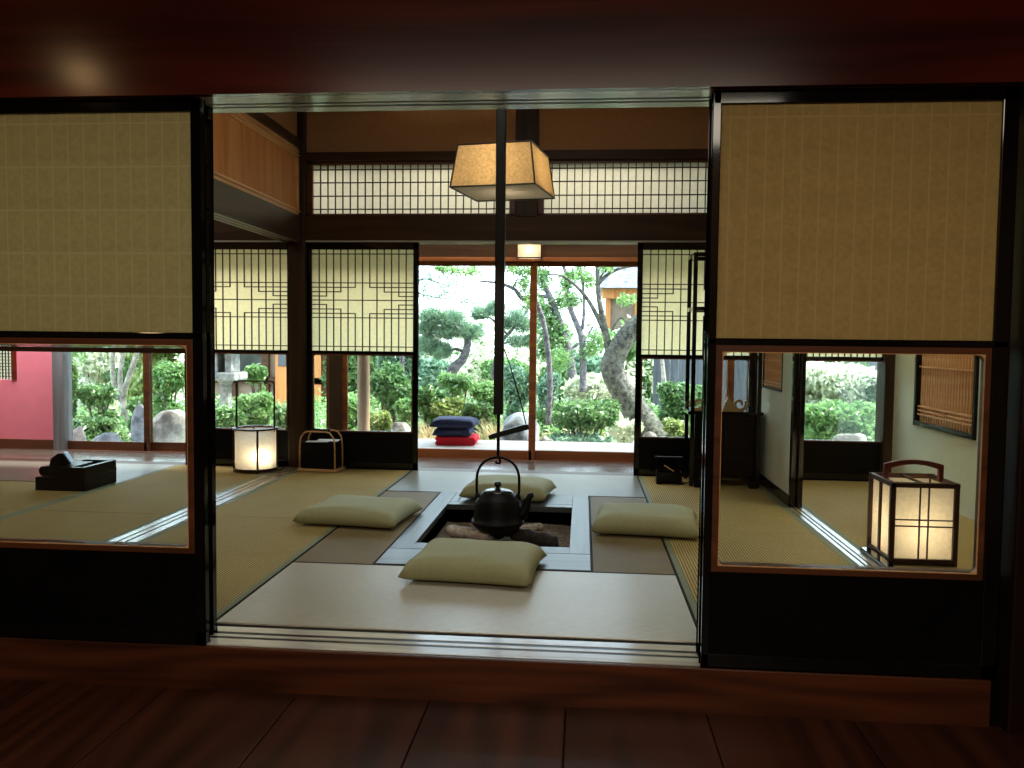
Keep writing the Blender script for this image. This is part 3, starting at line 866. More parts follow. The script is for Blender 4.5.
# fusuma doors of the right-hand wall line
def fusuma(label, x, y0, y1, win):
    t = thing('sliding_door', label, 'sliding door', (x, (y0 + y1) / 2, 0), 0, 'pale sliding doors of the right wall line')
    d = (y1 - y0) / 2
    mb = MB()
    mb.box(-.015, .015, -d, -d + .04, .004, ZF - .002); mb.box(-.015, .015, d - .04, d, .004, ZF - .002)
    mb.box(-.015, .015, -d, d, .004, .075); mb.box(-.015, .015, -d, d, 1.72, ZF - .002)
    mb.build('frame', LACQ, t, .003)
    a, b = -d + .04, d - .04
    if win:
        c0, c1, z0, z1 = a + .26, b - .16, .70, 1.3
        mb = MB()
        mb.box(-.01, .01, a, c0, .075, 1.72); mb.box(-.01, .01, c1, b, .075, 1.72); mb.box(-.01, .01, c0, c1, .075, z0); mb.box(-.01, .01, c0, c1, z1, 1.72)
        mb.build('door_paper', FUSUMAM, t)
        mb = MB()
        mb.box(-.014, .014, c0, c1, z0, z0 + .014); mb.box(-.014, .014, c0, c1, z1 - .014, z1); mb.box(-.014, .014, c0, c0 + .014, z0, z1); mb.box(-.014, .014, c1 - .014, c1, z0, z1)
        f = mb.build('window_frame', LACQ2, t)
        mb = MB()
        for k in range(1, 16): mb.box(-.008, -.002, c0 + (c1 - c0) * k / 16 - .003, c0 + (c1 - c0) * k / 16 + .003, z0, z1)
        for z in (.73, .75, .90): mb.box(-.01, -.004, c0, c1, z - .004, z + .004)
        mb.build('lattice', CEDAR, f)
        MB().box(.002, .004, c0, c1, z0, z1).build('backing_board', SLATW, f)
    else:
        MB().box(-.01, .01, a, b, .075, 1.72).build('door_paper', FUSUMAM, t)
    MB().box(-.016, -.009, b - .05, b - .028, .80, .88).build('finger_pull', LACQ, t, .003)
    return t
fusuma('pale sliding door with barred window beside the tall black shelf stand', XR0 + .022, 2.60, 3.68, True)
fusuma('rear pale sliding door, its dark edge just showing behind the windowed one', XR0 + .066, 2.60, 3.68, False)

# bamboo blind in the left room
bl = thing('bamboo_blind', 'bamboo blind lowered over the left room\'s far opening', 'blind', (-4.235, 3.69, .9))
mb = MB(); z = .03
while z < .86:
    mb.box(-1.13, 1.13, -.0025, .0025, z, z + .0065); z += .0085
mb.build('slats', wood('blind_bamboo', lin(92, 88, 66), lin(140, 134, 104), 'x', .5, .3, 30), bl)
MB().box(-1.14, 1.14, -.008, .008, -.012, .028).build('bottom_bar', DARKX, bl, .003)

# ------------------------------------------------------------------ lamps
PENY = Vector((-.467, 2.47, 0))
pl = thing('pendant_lamp', 'tapered square paper pendant lamp with dark frame', 'lamp', (-.467, 2.47, 1.92), -.185)
b_, t_, H = .257, .222, .25
cb = [(-b_, -b_), (b_, -b_), (b_, b_), (-b_, b_)]; ct = [(-t_, -t_), (t_, -t_), (t_, t_), (-t_, t_)]
for i in range(4):
    j = (i + 1) % 4
    MB().add([(*cb[i], 0), (*cb[j], 0), (*ct[j], H), (*ct[i], H)], [(0, 1, 2, 3)]).build('shade_panel', LAMPP, pl)
mb = MB()
for i in range(4):
    j = (i + 1) % 4
    mb.cyl((*cb[i], 0), (*ct[i], H), .0055, n=6); mb.cyl((*cb[i], 0), (*cb[j], 0), .0055, n=6); mb.cyl((*ct[i], H), (*ct[j], H), .0055, n=6)
mb.build('shade_frame', DARKFR, pl)
MB().rect('z', .002, -b_ + .004, b_ - .004, -b_ + .004, b_ - .004).build('diffuser', LAMPD, pl)
mb = MB(); mb.cyl((0, 0, H), (0, 0, 1.08), .006, n=8); mb.box(-t_, t_, -.008, .008, H - .004, H + .004); mb.box(-.008, .008, -t_, t_, H - .004, H + .004)
mb.build('cord', SOOT, pl)
mb = MB(); mb.lathe([(.010, .246), (.014, .235), (.016, .225), (.024, .205), (.028, .185), (.018, .165), (.006, .16)], n=14)
EM, nt, out = newmat('bulb_glow'); e = N(nt, 'ShaderNodeEmission'); e.inputs['Color'].default_value = (1, .78, .5, 1); e.inputs['Strength'].default_value = 4; L(nt, e.outputs[0], out.inputs[0])
mb.build('bulb', EM, pl, 0, True)

def point(name, loc, watts, col, r=.03):
    l = bpy.data.lights.new(name, 'POINT'); l.energy = watts; l.color = col; l.shadow_soft_size = r
    o = bpy.data.objects.new(name, l); C.objects.link(o); o.location = loc
    return o
def area(name, loc, rot, sx, sy, watts, col):
    l = bpy.data.lights.new(name, 'AREA'); l.shape = 'RECTANGLE'; l.size = sx; l.size_y = sy; l.energy = watts; l.color = col
    o = bpy.data.objects.new(name, l); C.objects.link(o); o.location = loc; o.rotation_euler = rot
    return o
WARM = (1, .72, .42)

# small square lamp on the veranda lintel
vl = thing('veranda_lamp', 'small square lit lamp on the lintel above the glass doors', 'lamp', (-.44, 4.50, 1.715))
mb = MB()
for sx in (-1, 1):
    for sy in (-1, 1): mb.box(sx * .104 - .006, sx * .104 + .006, sy * .06 - .006, sy * .06 + .006, 0, .125)
for z in (.0, .118):
    for sy in (-1, 1): mb.box(-.11, .11, sy * .06 - .006, sy * .06 + .006, z, z + .01)
    for sx in (-1, 1): mb.box(sx * .104 - .006, sx * .104 + .006, -.066, .066, z, z + .01)
mb.build('frame', DARKFR, vl)
mb = MB()
for k_ in (-1, 1): mb.rect('y', k_ * .057, -.1, .1, .008, .12); mb.rect('x', k_ * .1, -.057, .057, .008, .12)
mb.rect('z', .008, -.1, .1, -.057, .057)
mb.build('shade', LANTP, vl)
MB().box(-.012, .012, -.012, .012, .12, .235).build('hanger', DARKFR, vl)

# square andon lantern (right)
al = thing('square_lantern', 'square lit paper lantern with arched red-brown handle', 'lantern', (1.612, 1.475, 0), 0)
w, d, H = .153, .153, .385
mb = MB(); q = .011
for sx in (-1, 1):
    for sy in (-1, 1): mb.box(sx * (w - q) - q, sx * (w - q) + q, sy * (d - q) - q, sy * (d - q) + q, 0, H)
for z in (.008, H - .022):
    for s in (-1, 1):
        mb.box(-w, w, s * (d - q) - q, s * (d - q) + q, z, z + .022); mb.box(s * (w - q) - q, s * (w - q) + q, -d, d, z, z + .022)
mb.build('frame', DARKFR, al, .002)
mb = MB(); r = .003
for sy in (-1, 1):
    y = sy * (d - .006)
    for f in (.42, .57): x = -.13 + .26 * f; mb.box(x - r, x + r, y - r, y + r, .02, H - .02)
    for f in (.455, .545): z = .03 + .335 * f; mb.box(-.13, .13, y - r, y + r, z - r, z + r)
for sx in (-1, 1):
    x = sx * (w - .006)
    mb.box(x - .004, x + .004, -.012, .012, .02, H - .02)
mb.build('lattice', DARKFR, al)
mb = MB(); g = w - .016
for k_ in (-1, 1): mb.rect('y', k_ * g, -g, g, .02, H - .012); mb.rect('x', k_ * g, -g, g, .02, H - .012)
mb.build('paper', LANTP, al)
MB().box(-g, g, -g, g, .006, .018).build('base_board', DARKFR, al)
MB().box(-.006, .006, -.15, .15, H - .012, H - .002).build('top_bar', DARKFR, al)
mb = MB(); pts = []
hw = .137
for k in range(13):
    x = -hw + 2 * hw * k / 12; pts.append((x, .452 + .022 * (1 - (x / hw) ** 2)))
poly = [(-hw, .372)] + pts + [(hw, .372), (hw - .022, .372), (hw - .022, .430)] + [(x * .82, z - .022) for x, z in reversed(pts[1:-1])] + [(-hw + .022, .430), (-hw + .022, .372)]
mb.prism(poly, 'y', -.012, .012)
mb.build('handle', MAHOG, al, .002)

# round andon lantern (left room)
ll = thing('round_lantern', 'round lit paper lantern with a tall dark wire handle', 'lantern', (-2.462, 3.50, 0), .2)
R = .158
mb = MB()
def ring(mb, r0, r1, z0, z1, n=40): 
    vs = []; fs = []
    for k in range(n):
        a = 2 * PI * k / n
        for r, z in ((r0, z0), (r1, z0), (r1, z1), (r0, z1)): vs.append((r * math.cos(a), r * math.sin(a), z))
    for k in range(n):
        for c in range(4): fs.append((k * 4 + c, ((k + 1) % n) * 4 + c, ((k + 1) % n) * 4 + (c + 1) % 4, k * 4 + (c + 1) % 4))
    mb.add(vs, fs)
ring(mb, R - .012, R + .006, .012, .030); ring(mb, R - .02, R + .012, .322, .334)
for k in range(4):
    a = 2 * PI * k / 4 - 1.30
    mb.cyl((R * math.cos(a), R * math.sin(a), .0), (R * math.cos(a), R * math.sin(a), .33), .008, n=8)
mb.build('frame', DARKFR, ll, 0)
mb = MB(); n_ = 48; r_ = R - .006
mb.add([(r_ * math.cos(2 * PI * k / n_), r_ * math.sin(2 * PI * k / n_), z) for z in (.02, .325) for k in range(n_)], [(k, (k + 1) % n_, n_ + (k + 1) % n_, n_ + k) for k in range(n_)])
mb.build('paper', LANTP, ll, 0, True)
MB().lathe([(R - .014, .01), (R - .014, .018)], n=40).build('base_board', DARKFR, ll)
mb = MB()
hr = .149
pts = [(-hr, 0, .0), (-hr, 0, .66), (-hr + .006, 0, .68), (-hr + .026, 0, .688), (hr - .026, 0, .688), (hr - .006, 0, .68), (hr, 0, .66), (hr, 0, .0)]
mb.tube([Vector((x * math.cos(-.2) , x * math.sin(-.2), max(z, .3))) for x, y, z in pts], .007, 8)
mb.build('handle', SOOT, ll)

# ------------------------------------------------------------------ small furniture
# magazine rack with bentwood loops
mr = thing('magazine_rack', 'black box rack with bentwood hoops holding papers', 'rack', (-1.975, 3.585, 0), -.10)
mb = MB(); w, d = .132, .07
mb.box(-w, w, -d, -d + .008, .03, .225); mb.box(-w, w, d - .008, d, .03, .225); mb.box(-w, -w + .008, -d, d, .03, .225); mb.box(w - .008, w, -d, d, .03, .225); mb.box(-w, w, -d, d, .022, .032)
mb.build('box', LACQ2, mr, .003)
def hoop(y):
    pts = [(-w - .012, y, .0), (-w - .010, y, .20), (-w - .002, y, .26), (-w + .03, y, .30), (-w + .06, y, .308), (w - .06, y, .308), (w - .03, y, .30), (w + .002, y, .26), (w + .010, y, .2), (w + .012, y, .0)]
    return MB().tube(pts, .0062, 8).build('hoop', BENT, mr, 0, True)
hoop(-d - .004); hoop(d + .004)
MB().box(-w - .025, w + .03, -d - .02, d + .02, .004, .022).build('base_tray', BENT, mr, .003)
MB().cyl((-.07, 0, .312), (.07, 0, .312), .012, n=10).build('grip', SOOT, mr)
for kk, (x, y, a, lab) in enumerate(((-.02, -.02, .25, 'white printed leaflet lying on top of the rack box'), (.05, .02, -.2, 'white leaflet behind the first in the rack box'))):
    o = MB().box(-.085, .085, -.035, .035, 0, .003).build('leaflet', WHITEP); o.location = (-1.975 + x, 3.585 + y, .226 + kk * .006); o.rotation_euler = (.10 if kk else 0, 0, a * .3)
    tag(o, lab, 'leaflet', 'leaflets in the rack')

# low dark smoking tray with arched handle (right)
tb = thing('tobacco_tray', 'low black wooden tray box with arched back and pale stick', 'tray', (.66, 3.42, 0), -.05)
mb = MB()
poly = [(-.09, 0), (-.06, 0), (-.045, .018), (.045, .018), (.06, 0), (.09, 0), (.09, .085), (-.09, .085)]
mb.prism(poly, 'y', -.075, -.067); mb.prism(poly, 'y', .067, .075)
mb.box(-.09, -.082, -.075, .075, 0, .085); mb.box(.082, .09, -.075, .075, 0, .085); mb.box(-.09, .09, -.075, .075, .018, .026)
mb.build('box', LACQ2, tb, .002)
mb = MB(); mb.box(-.088, -.072, .05, .07, .08, .175); mb.box(.072, .088, .05, .07, .08, .175); mb.box(-.1, .1, .045, .075, .165, .183)
mb.build('back_handle', LACQ2, tb, .003)
o = MB().tube([(.625, 3.40, .13), (.69, 3.355, .093)], .004, 8).build('pipe', BENT); tag(o, 'slim pale pipe lying across the black tray box', 'pipe')

# tall black display stand
ds = thing('display_stand', 'tall black lacquer stand with open frame over drawer cabinet', 'shelf', (1.03, 3.47, 0))
x0, x1, y0, y1 = -.225, .235, -.16, .16
mb = MB()
mb.box(x0 + .02, x1 - .02, y0 + .01, y1 - .01, .07, .51)
mb.build('cabinet', LACQ2, ds, .003)
for ix in range(2):
    for iz, (za, zb) in enumerate(((.09, .21), (.225, .345), (.36, .49))):
        xa = x0 + .035 + ix * .2; 
        dr = MB().box(xa, xa + .19, y0 + .002, y0 + .014, za, zb).build('drawer', LACQ2, ds, .003)
        MB().tube([(xa + .07, y0 + .002, (za + zb) / 2), (xa + .075, y0 - .012, (za + zb) / 2 - .008), (xa + .115, y0 - .012, (za + zb) / 2 - .008), (xa + .12, y0 + .002, (za + zb) / 2)], .004, 6).build('drawer_pull', IRON2, dr)
MB().box(x0 - .03, x1 + .03, y0 - .02, y1 + .02, .51, .535).build('shelf_board', LACQ, ds, .003)
for sx in (x0, x1):
    for sy in (y0, y1): MB().box(sx - .014, sx + .014, sy - .014, sy + .014, 0 if True else 0, 1.64).build('post', LACQ, ds, .003)
q = .014
for z in (1.24, 1.62):
    mb = MB()
    for sy in (y0, y1): mb.box(x0, x1, sy - q, sy + q, z, z + .03)
    for sx in (x0, x1): mb.box(sx - q, sx + q, y0, y1, z, z + .03)
    mb.build('rail_frame', LACQ, ds, .002)
for sx in (-1, 1):
    mb = MB(); cx = .01 + sx * .19
    mb.box(cx - .018, cx + .018, y0 - .05, y1 + .05, .0, .03); mb.box(cx - .03, cx + .03, y0 - .06, y0 - .02, 0, .045)
    mb.build('foot', LACQ2, ds, .004)
def scroll(cx, mir):
    mb = MB()
    pts = []; rad = []
    for k in range(34):
        a = k / 33 * 2.35 * PI
        r = .05 - .036 * k / 33
        pts.append((cx + mir * (.03 - r * math.cos(a + 2.6)), y0 - .0, .588 + r * math.sin(a + 2.6) ))
        rad.append(.013 - .004 * k / 33)
    mb.tube(pts, rad, 8)
    poly = [(cx - mir * .085, .535), (cx + mir * .06, .535), (cx + mir * .05, .56), (cx + mir * .0, .565), (cx - mir * .02, .60), (cx - mir * .05, .64), (cx - mir * .07, .60)]
    mb.prism(poly, 'y', y0 - .012, y0 + .012)
    return mb.build('scroll_ornament', SCROLLT, ds, .002)
scroll(.07, 1); scroll(-.16, -1)

# black lacquer writing box in the left room
ib = thing('lacquer_box', 'black stepped lacquer box on the left room\'s mat', 'box', (-3.39, 2.70, 0), .0)
mb = MB()
mb.box(-.17, .17, -.19, .19, 0, .088)
mb.build('base', LACQ2, ib, .004)
mb = MB()
mb.box(.0, .17, -.19, -.16, .088, .157); mb.box(.135, .17, -.19, .19, .088, .157); mb.box(-.06, .17, .155, .19, .088, .157); 
mb.build('raised_rim', LACQ2, ib, .003)
mb = MB()
poly = []
for k in range(9):
    a = PI / 2 + PI * k / 8; poly.append((-.145 + .026 * math.cos(a), .122 + .032 * math.sin(a)))
poly = [(.06, .154)] + poly + [(.06, .09)]
mb.prism(poly, 'y', -.15, .10)
mb.build('rolled_ledge', LACQ2, ib, .002)
st = thing('ink_stone', 'dark wedge block with a pale blue face on the black lacquer box', 'block', (-3.45, 2.62, .155), .35)
mb = MB(); poly = [(-.06, 0), (.05, 0), (.065, .02), (.02, .085), (-.01, .082), (-.05, .05)]
mb.prism(poly, 'y', -.05, .05); mb.build('block', LACQ2, st, .006)
a_, b_ = Vector((.067, 0, .014)), Vector((.024, 0, .084))
vs = [(a_.x, -.04, a_.z), (a_.x, .045, a_.z), (b_.x, .045, b_.z), (b_.x, -.04, b_.z)]
vs2 = [(x + .005, y, z + .003) for x, y, z in vs]
MB().add(vs + vs2, [(3, 2, 1, 0), (4, 5, 6, 7), (0, 1, 5, 4), (1, 2, 6, 5), (2, 3, 7, 6), (3, 0, 4, 7)]).build('card_face', BLUEC, st)

# ------------------------------------------------------------------ garden
struct('ground', MB().box(-40, 40, 4.75, 60, -.6, -.45), SAND)
mb = MB(); y = 4.70
while y < 5.45:
    mb.box(-2.06, 3.0, y, y + .118, -.02, .02); y += .122
mb.box(-2.06, 3.0, 4.68, 4.74, -.5, -.02)
struct('floor_ledge', mb, LEDGEW, .002)
mb = MB()
for x in (-1.9, -.5, 1, 2.6): mb.box(x - .05, x + .05, 5.3, 5.4, -.46, -.02)
struct('trim_32', mb, DARKX)
# eaves
mb = MB().box(-7, 4, 4.6, 5.35, 2.55, 2.61)
struct('ceiling_eaves', mb, DARKX)
struct('roof', MB().box(-8, 5, -5, 5.35, 3.12, 3.2), TILE)
struct('wall_footing', MB().box(-6.3, 2.7, .013, .05, -.3, -.035), LACQ2)
struct('trim_40', MB().box(1.286, 1.317, -.004, .05, -.16, .004), LACQ2)
o = MB().cyl((-2.19, 5.62, -.44), (-2.19, 5.62, 2.9), .062, n=20).build('veranda_pillar', wood('pillar_timber', lin(120, 96, 74), lin(168, 142, 114), 'z', .6, .3, 16)); tag(o, 'round brown wooden pillar outside the shoji screen window', 'pillar')

# cushions stacked on the ledge
cx = -1.19
G = 'cushions stacked on the ledge'
def folded(label, loc, w, d, h_, m):
    poly = []
    r = h_ / 2
    for k in range(13):
        a = -PI / 2 + PI * k / 12; poly.append((w / 2 - r + r * math.cos(a), r + r * math.sin(a)))
    poly += [(-w / 2, h_), (-w / 2 - .008, h_ * .75), (-w / 2, h_ * .54), (-w / 2 + .02, h_ * .5), (-w / 2, h_ * .46), (-w / 2 - .008, h_ * .25), (-w / 2, 0)]
    o = MB().prism(poly, 'y', -d / 2, d / 2).build('folded_rug', m, None, .012, True)
    o.location = loc; o.rotation_euler = (0, 0, .03)
    return tag(o, label, 'rug')
folded('bright red folded felt rug at the bottom of the cushion stack', (cx + .03, 5.24, .021), .38, .36, .078, REDC)
cushion('cushion', 'lower navy cushion resting on the red folded rug', (cx - .01, 5.24, .100), .03, .37, .36, .085, NAVY, G, 6)
cushion('cushion', 'topmost navy cushion of the stack on the ledge', (cx - .0, 5.24, .180), -.02, .43, .38, .095, NAVY, G, 7)

# --- plants
def cloud_mesh(name, blobs, n, size, seed, mat, parent, up=.3, thin=1.0, shell=.55):
    """leaves: bent diamonds scattered through ellipsoids (centre, radii)"""
    r = np.random.RandomState(seed)
    vol = np.array([b[1][0] * b[1][1] * b[1][2] for b in blobs]) ** .67
    cnt = np.maximum(1, (n * vol / vol.sum()).astype(int))
    P = []
    for (c, rad), k in zip(blobs, cnt):
        v = r.normal(size=(k, 3)); v /= np.linalg.norm(v, axis=1)[:, None]
        q = shell + (1 - shell) * r.rand(k) ** .6
        q *= 1 + .10 * np.sin(v[:, 0] * 7 + seed) * np.cos(v[:, 1] * 6 + v[:, 2] * 8) + .06 * r.normal(size=k)
        P.append(np.array(c) + v * q[:, None] * np.array(rad))
    P = np.concatenate(P); k = len(P)
    a = r.normal(size=(k, 3)); a[:, 2] += up * 0; a /= np.linalg.norm(a, axis=1)[:, None]
    nrm = r.normal(size=(k, 3)); nrm[:, 2] += up * 2
    b = np.cross(nrm, a); b /= np.linalg.norm(b, axis=1)[:, None] + 1e-9
    nn = np.cross(a, b)
    s = size * (.65 + .7 * r.rand(k))[:, None]
    V = np.empty((k, 4, 3))
    V[:, 0] = P - a * s; V[:, 2] = P + a * s
    V[:, 1] = P + b * s * .45 * thin + nn * s * .18; V[:, 3] = P - b * s * .45 * thin + nn * s * .18
    me = bpy.data.meshes.new(name)
    me.vertices.add(4 * k); me.vertices.foreach_set('co', V.reshape(-1))
    me.loops.add(4 * k); me.loops.foreach_set('vertex_index', np.arange(4 * k, dtype=np.int32))
    me.polygons.add(k); me.polygons.foreach_set('loop_start', np.arange(0, 4 * k, 4, dtype=np.int32)); me.polygons.foreach_set('loop_total', np.full(k, 4, dtype=np.int32))
    me.update(calc_edges=True); me.materials.append(mat)
    o = bpy.data.objects.new(name, me); C.objects.link(o)
    if parent is not None: o.parent = parent
    return o

def needles(name, blobs, n, ln, seed, mat, parent):
    r = np.random.RandomState(seed)
    V = []
    for (c, rad) in blobs:
        k = n
        v = r.normal(size=(k, 3)); v /= np.linalg.norm(v, axis=1)[:, None]
        base = np.array(c) + v * (r.rand(k) ** .5)[:, None] * np.array(rad)
        d = v * .6 + r.normal(size=(k, 3)) * .45; d[:, 2] += .7; d /= np.linalg.norm(d, axis=1)[:, None]
        sd = np.cross(d, r.normal(size=(k, 3))); sd /= np.linalg.norm(sd, axis=1)[:, None]
        V.append(np.stack([base - sd * .006, base + sd * .006, base + d * ln * (.6 + .6 * r.rand(k))[:, None]], 1))
    V = np.concatenate(V); k = len(V)
    me = bpy.data.meshes.new(name)
    me.vertices.add(3 * k); me.vertices.foreach_set('co', V.reshape(-1))
    me.loops.add(3 * k); me.loops.foreach_set('vertex_index', np.arange(3 * k, dtype=np.int32))
    me.polygons.add(k); me.polygons.foreach_set('loop_start', np.arange(0, 3 * k, 3, dtype=np.int32)); me.polygons.foreach_set('loop_total', np.full(k, 3, dtype=np.int32))
    me.update(calc_edges=True); me.materials.append(mat)
    o = bpy.data.objects.new(name, me); C.objects.link(o); o.parent = parent
    return o

def px(Y): return (Y + 2.6) / F_PX
GZ = -.45
seed = [100]
def shrub(label, cxp, cyp, rx, ry, Y, m, n=1800, size=.045, name='garden_shrub', cat='shrub', group='garden shrubs', up=.4, depth=None, stems=5, lumps=6, shell=.5):
    """a shrub whose visible crown is centred at photo (cxp, cyp) with radii in photo px, standing on the ground at depth Y"""
    seed[0] += 1
    r = random.Random(seed[0])
    c = at(cxp, cyp, Y); a = rx * px(Y); b = ry * px(Y); d = depth or a * .8
    base = Vector((c.x, c.y, GZ))
    t = thing(name, label, cat, base, 0, group)
    lc = c - base
    blobs = [(tuple(lc), (a * .8, d * .8, b * .8))]
    for _ in range(lumps):
        an = r.uniform(0, 2 * PI); el = r.uniform(-.5, 1)
        blobs.append(((lc.x + a * .62 * math.cos(an), lc.y + d * .62 * math.sin(an), lc.z + b * .55 * el), (a * .42, d * .42, b * .42)))
    gz = GZ - base.z
    for _ in range(4):   # skirts of leaves down to the ground
        an = r.uniform(0, 2 * PI); f = r.uniform(.25, .75)
        if stems < 8: blobs.append(((lc.x + a * .45 * math.cos(an), lc.y + d * .4 * math.sin(an), lc.z * f), (a * .5, d * .5, max(b * .5, lc.z * .28))))
    cloud_mesh('foliage', blobs, int(n * 2.0), size * .95, seed[0], m, t, up, shell=shell)
    mb = MB()
    for k_ in range(stems):
        an = 2 * PI * k_ / stems + r.random()
        tip = (lc.x + a * .6 * math.cos(an), lc.y + d * .5 * math.sin(an), lc.z + b * r.uniform(-.3, .5))
        mid = (tip[0] * .4 + r.uniform(-.03, .03), tip[1] * .4, tip[2] * .45)
        mb.tube([(r.uniform(-.04, .04), r.uniform(-.04, .04), 0), mid, tip], [.016 + .01 * a, .012 + .006 * a, .005], 6)
    mb.build('stems', STEM, t)
    return t

def grass(label, cxp, cyp, rx, Y):
    seed[0] += 1
    c = at(cxp, cyp, Y); a = rx * px(Y)
    t = thing('grass_tuft', label, 'grass', (c.x, c.y, GZ), 0, 'dry grass tufts')
    r = random.Random(seed[0])
    mb = MB()
    for k_ in range(260):
        x, y = r.gauss(0, a * .5), r.gauss(0, a * .4); h_ = r.uniform(.25, .62); dx, dy = r.gauss(0, .14), r.gauss(0, .14); w_ = .006
        p = [(x, y, 0), (x + dx * .4, y + dy * .4, h_ * .7), (x + dx * 1.4, y + dy * 1.4, h_)]
        mb.add([(p[0][0] - w_, p[0][1], 0), (p[0][0] + w_, p[0][1], 0), (p[1][0] + w_, p[1][1], p[1][2]), (p[1][0] - w_, p[1][1], p[1][2]), p[2]], [(0, 1, 2, 3), (3, 2, 4)])
    mb.build('blades', DRY, t)
    return t

def trunk_path(pts, Y, m, name, parent, widths, dy=None, n=10):
    """pts in photo px at depth Y -> tapering trunk"""
    P = []; R_ = []
    for i, (x, y) in enumerate(pts):
        yy = Y + (dy[i] if dy else 0)
        P.append(at(x, y, yy)); R_.append(widths[i] * px(yy) / 2)
    # smooth resample
    Q = []; S = []
    for i in range(len(P) - 1):
        p0, p1, p2, p3 = P[max(i - 1, 0)], P[i], P[i + 1], P[min(i + 2, len(P) - 1)]
        for k_ in range(5):
            t = k_ / 5
            Q.append(.5 * ((2 * p1) + (p2 - p0) * t + (2 * p0 - 5 * p1 + 4 * p2 - p3) * t * t + (3 * p1 - p0 - 3 * p2 + p3) * t ** 3))
            S.append(R_[i] * (1 - t) + R_[i + 1] * t)
    Q.append(P[-1]); S.append(R_[-1])
    off = Vector(parent.location) if parent is not None else Vector((0, 0, 0))
    return MB().tube([q - off for q in Q], S, n).build(name, m, parent, 0, True)

def tree(label, base, Y, trunks, crowns, mt, ml, n=3000, size=.05, name='garden_tree', group='garden trees', needle=0, up=.3, shell=.3):
    seed[0] += 1
    b = at(*base, Y); b.z = GZ
    t = thing(name, label, 'tree', b, 0, group)
    for i, (pts, w) in enumerate(trunks):
        trunk_path(pts, Y, mt, 'trunk' if i == 0 else 'branch', t, w)
    blobs = []
    for c in crowns:
        q = at(c[0], c[1], Y + (c[4] if len(c) > 4 else 0)) - b; s = px(Y)
        k_ = 1.0 if needle else 1.45
        blobs.append((tuple(q), (c[2] * s * k_, max(c[2], c[3]) * .9 * s * k_, c[3] * s * k_)))
    if blobs:
        if needle: needles('needles', blobs, n // len(blobs), needle, seed[0], ml, t)
        else: cloud_mesh('foliage', blobs, int(n * 1.5), size * .8, seed[0], ml, t, up, shell=shell * .3)
    return t

# main window, left pane: trained pine and shrubs
tree('trained pine with bent dark trunk left of the hearth hook', (452, 432), 9.0,
     [([(448, 432), (450, 400), (452, 372), (462, 360), (467, 348), (468, 336)], [13, 12, 11, 9, 8, 6]), ([(464, 352), (455, 349), (445, 354), (434, 356)], [3.5, 3, 2.5, 1.5])],
     [(432, 318, 13, 8), (452, 320, 14, 9), (470, 333, 13, 8), (447, 333, 12, 7), (428, 345, 12, 8), (440, 352, 12, 8), (428, 330, 9, 7)], BARK, GP, 9000, name='pine_tree', needle=.11)
tree('wispy pine limbs behind the hearth hook', (492, 432), 9.6,
     [([(496, 432), (496, 400), (494, 370), (500, 345), (510, 332), (522, 318), (530, 305)], [7, 6, 5, 4, 3.5, 2.5, 2]), ([(508, 335), (490, 318), (475, 316)], [2.5, 2, 1.3]), ([(500, 345), (516, 340), (532, 338)], [2.5, 2, 1.2])],
     [(484, 313, 14, 6), (496, 308, 9, 7), (516, 318, 12, 8), (524, 326, 10, 7), (518, 342, 12, 5), (530, 342, 7, 6), (478, 316, 6, 4), (505, 325, 7, 5)], BARK, GP, 6400, name='pine_tree', needle=.09)
tree('leafy tree limb reaching across the top of the left glass door', (536, 425), 7.6,
     [([(548, 425), (550, 380), (545, 330), (535, 300), (522, 298), (514, 289), (498, 283), (478, 281)], [6, 6, 5.5, 5, 5, 4, 3, 1.6]), ([(513, 288), (517, 280), (524, 279)], [2.2, 1.6, 1])],
     [(452, 270, 8, 4), (470, 272, 9, 4), (528, 272, 8, 7), (530, 300, 9, 8), (512, 268, 9, 5), (524, 285, 7, 6), (440, 268, 6, 4)], BARK, G2, 900, .035, shell=.1)
tree('sparse branchlets across the sky at the left glass door', (414, 430), 8.4,
     [([(404, 430), (402, 350), (408, 300), (420, 280), (436, 282), (455, 290)], [5, 5, 4, 2.5, 1.5, .8]), ([(412, 292), (430, 296), (448, 300)], [1.6, 1.2, .7])],
     [(430, 275, 12, 8), (450, 284, 14, 8), (440, 296, 12, 5), (466, 302, 10, 6), (424, 290, 6, 10)], BARK, G3, 420, .03, shell=.05)
tree('leaning dark trunks with mossy leaves right of the centre door frame', (572, 405), 10.5,
     [([(577, 405), (573, 380), (568, 350), (562, 330), (553, 305), (547, 290), (541, 276), (537, 262)], [11, 10, 9.5, 9, 7, 6, 5, 4]), ([(569, 350), (577, 345), (586, 338), (594, 325)], [3, 3, 2.5, 1.5]), ([(549, 296), (540, 296), (534, 290)], [5, 4, 3])],
     [(548, 320, 11, 9), (540, 308, 9, 8), (556, 332, 10, 8), (543, 278, 7, 9), (552, 340, 12, 8), (562, 300, 9, 7), (546, 352, 9, 8)], BARK, G1, 2400, .045, shell=.2)
tree('upright forked dark trunk in the right glass door', (583, 390), 9.8,
     [([(583, 392), (583, 365), (582, 340), (577, 325), (571, 310), (567, 290), (566, 275), (562, 262)], [8, 7, 7, 6, 5.5, 4.5, 4, 3]), ([(582, 330), (584, 312), (583, 285), (580, 264)], [4, 3.5, 3, 2]), ([(583, 358), (592, 345), (597, 325)], [2.5, 2, 1])],
     [(578, 275, 8, 7), (572, 300, 8, 6), (590, 280, 7, 7), (600, 340, 10, 9), (566, 282, 7, 8), (560, 360, 10, 10), (588, 350, 8, 7)], BARK, G2, 1500, .04, shell=.15)
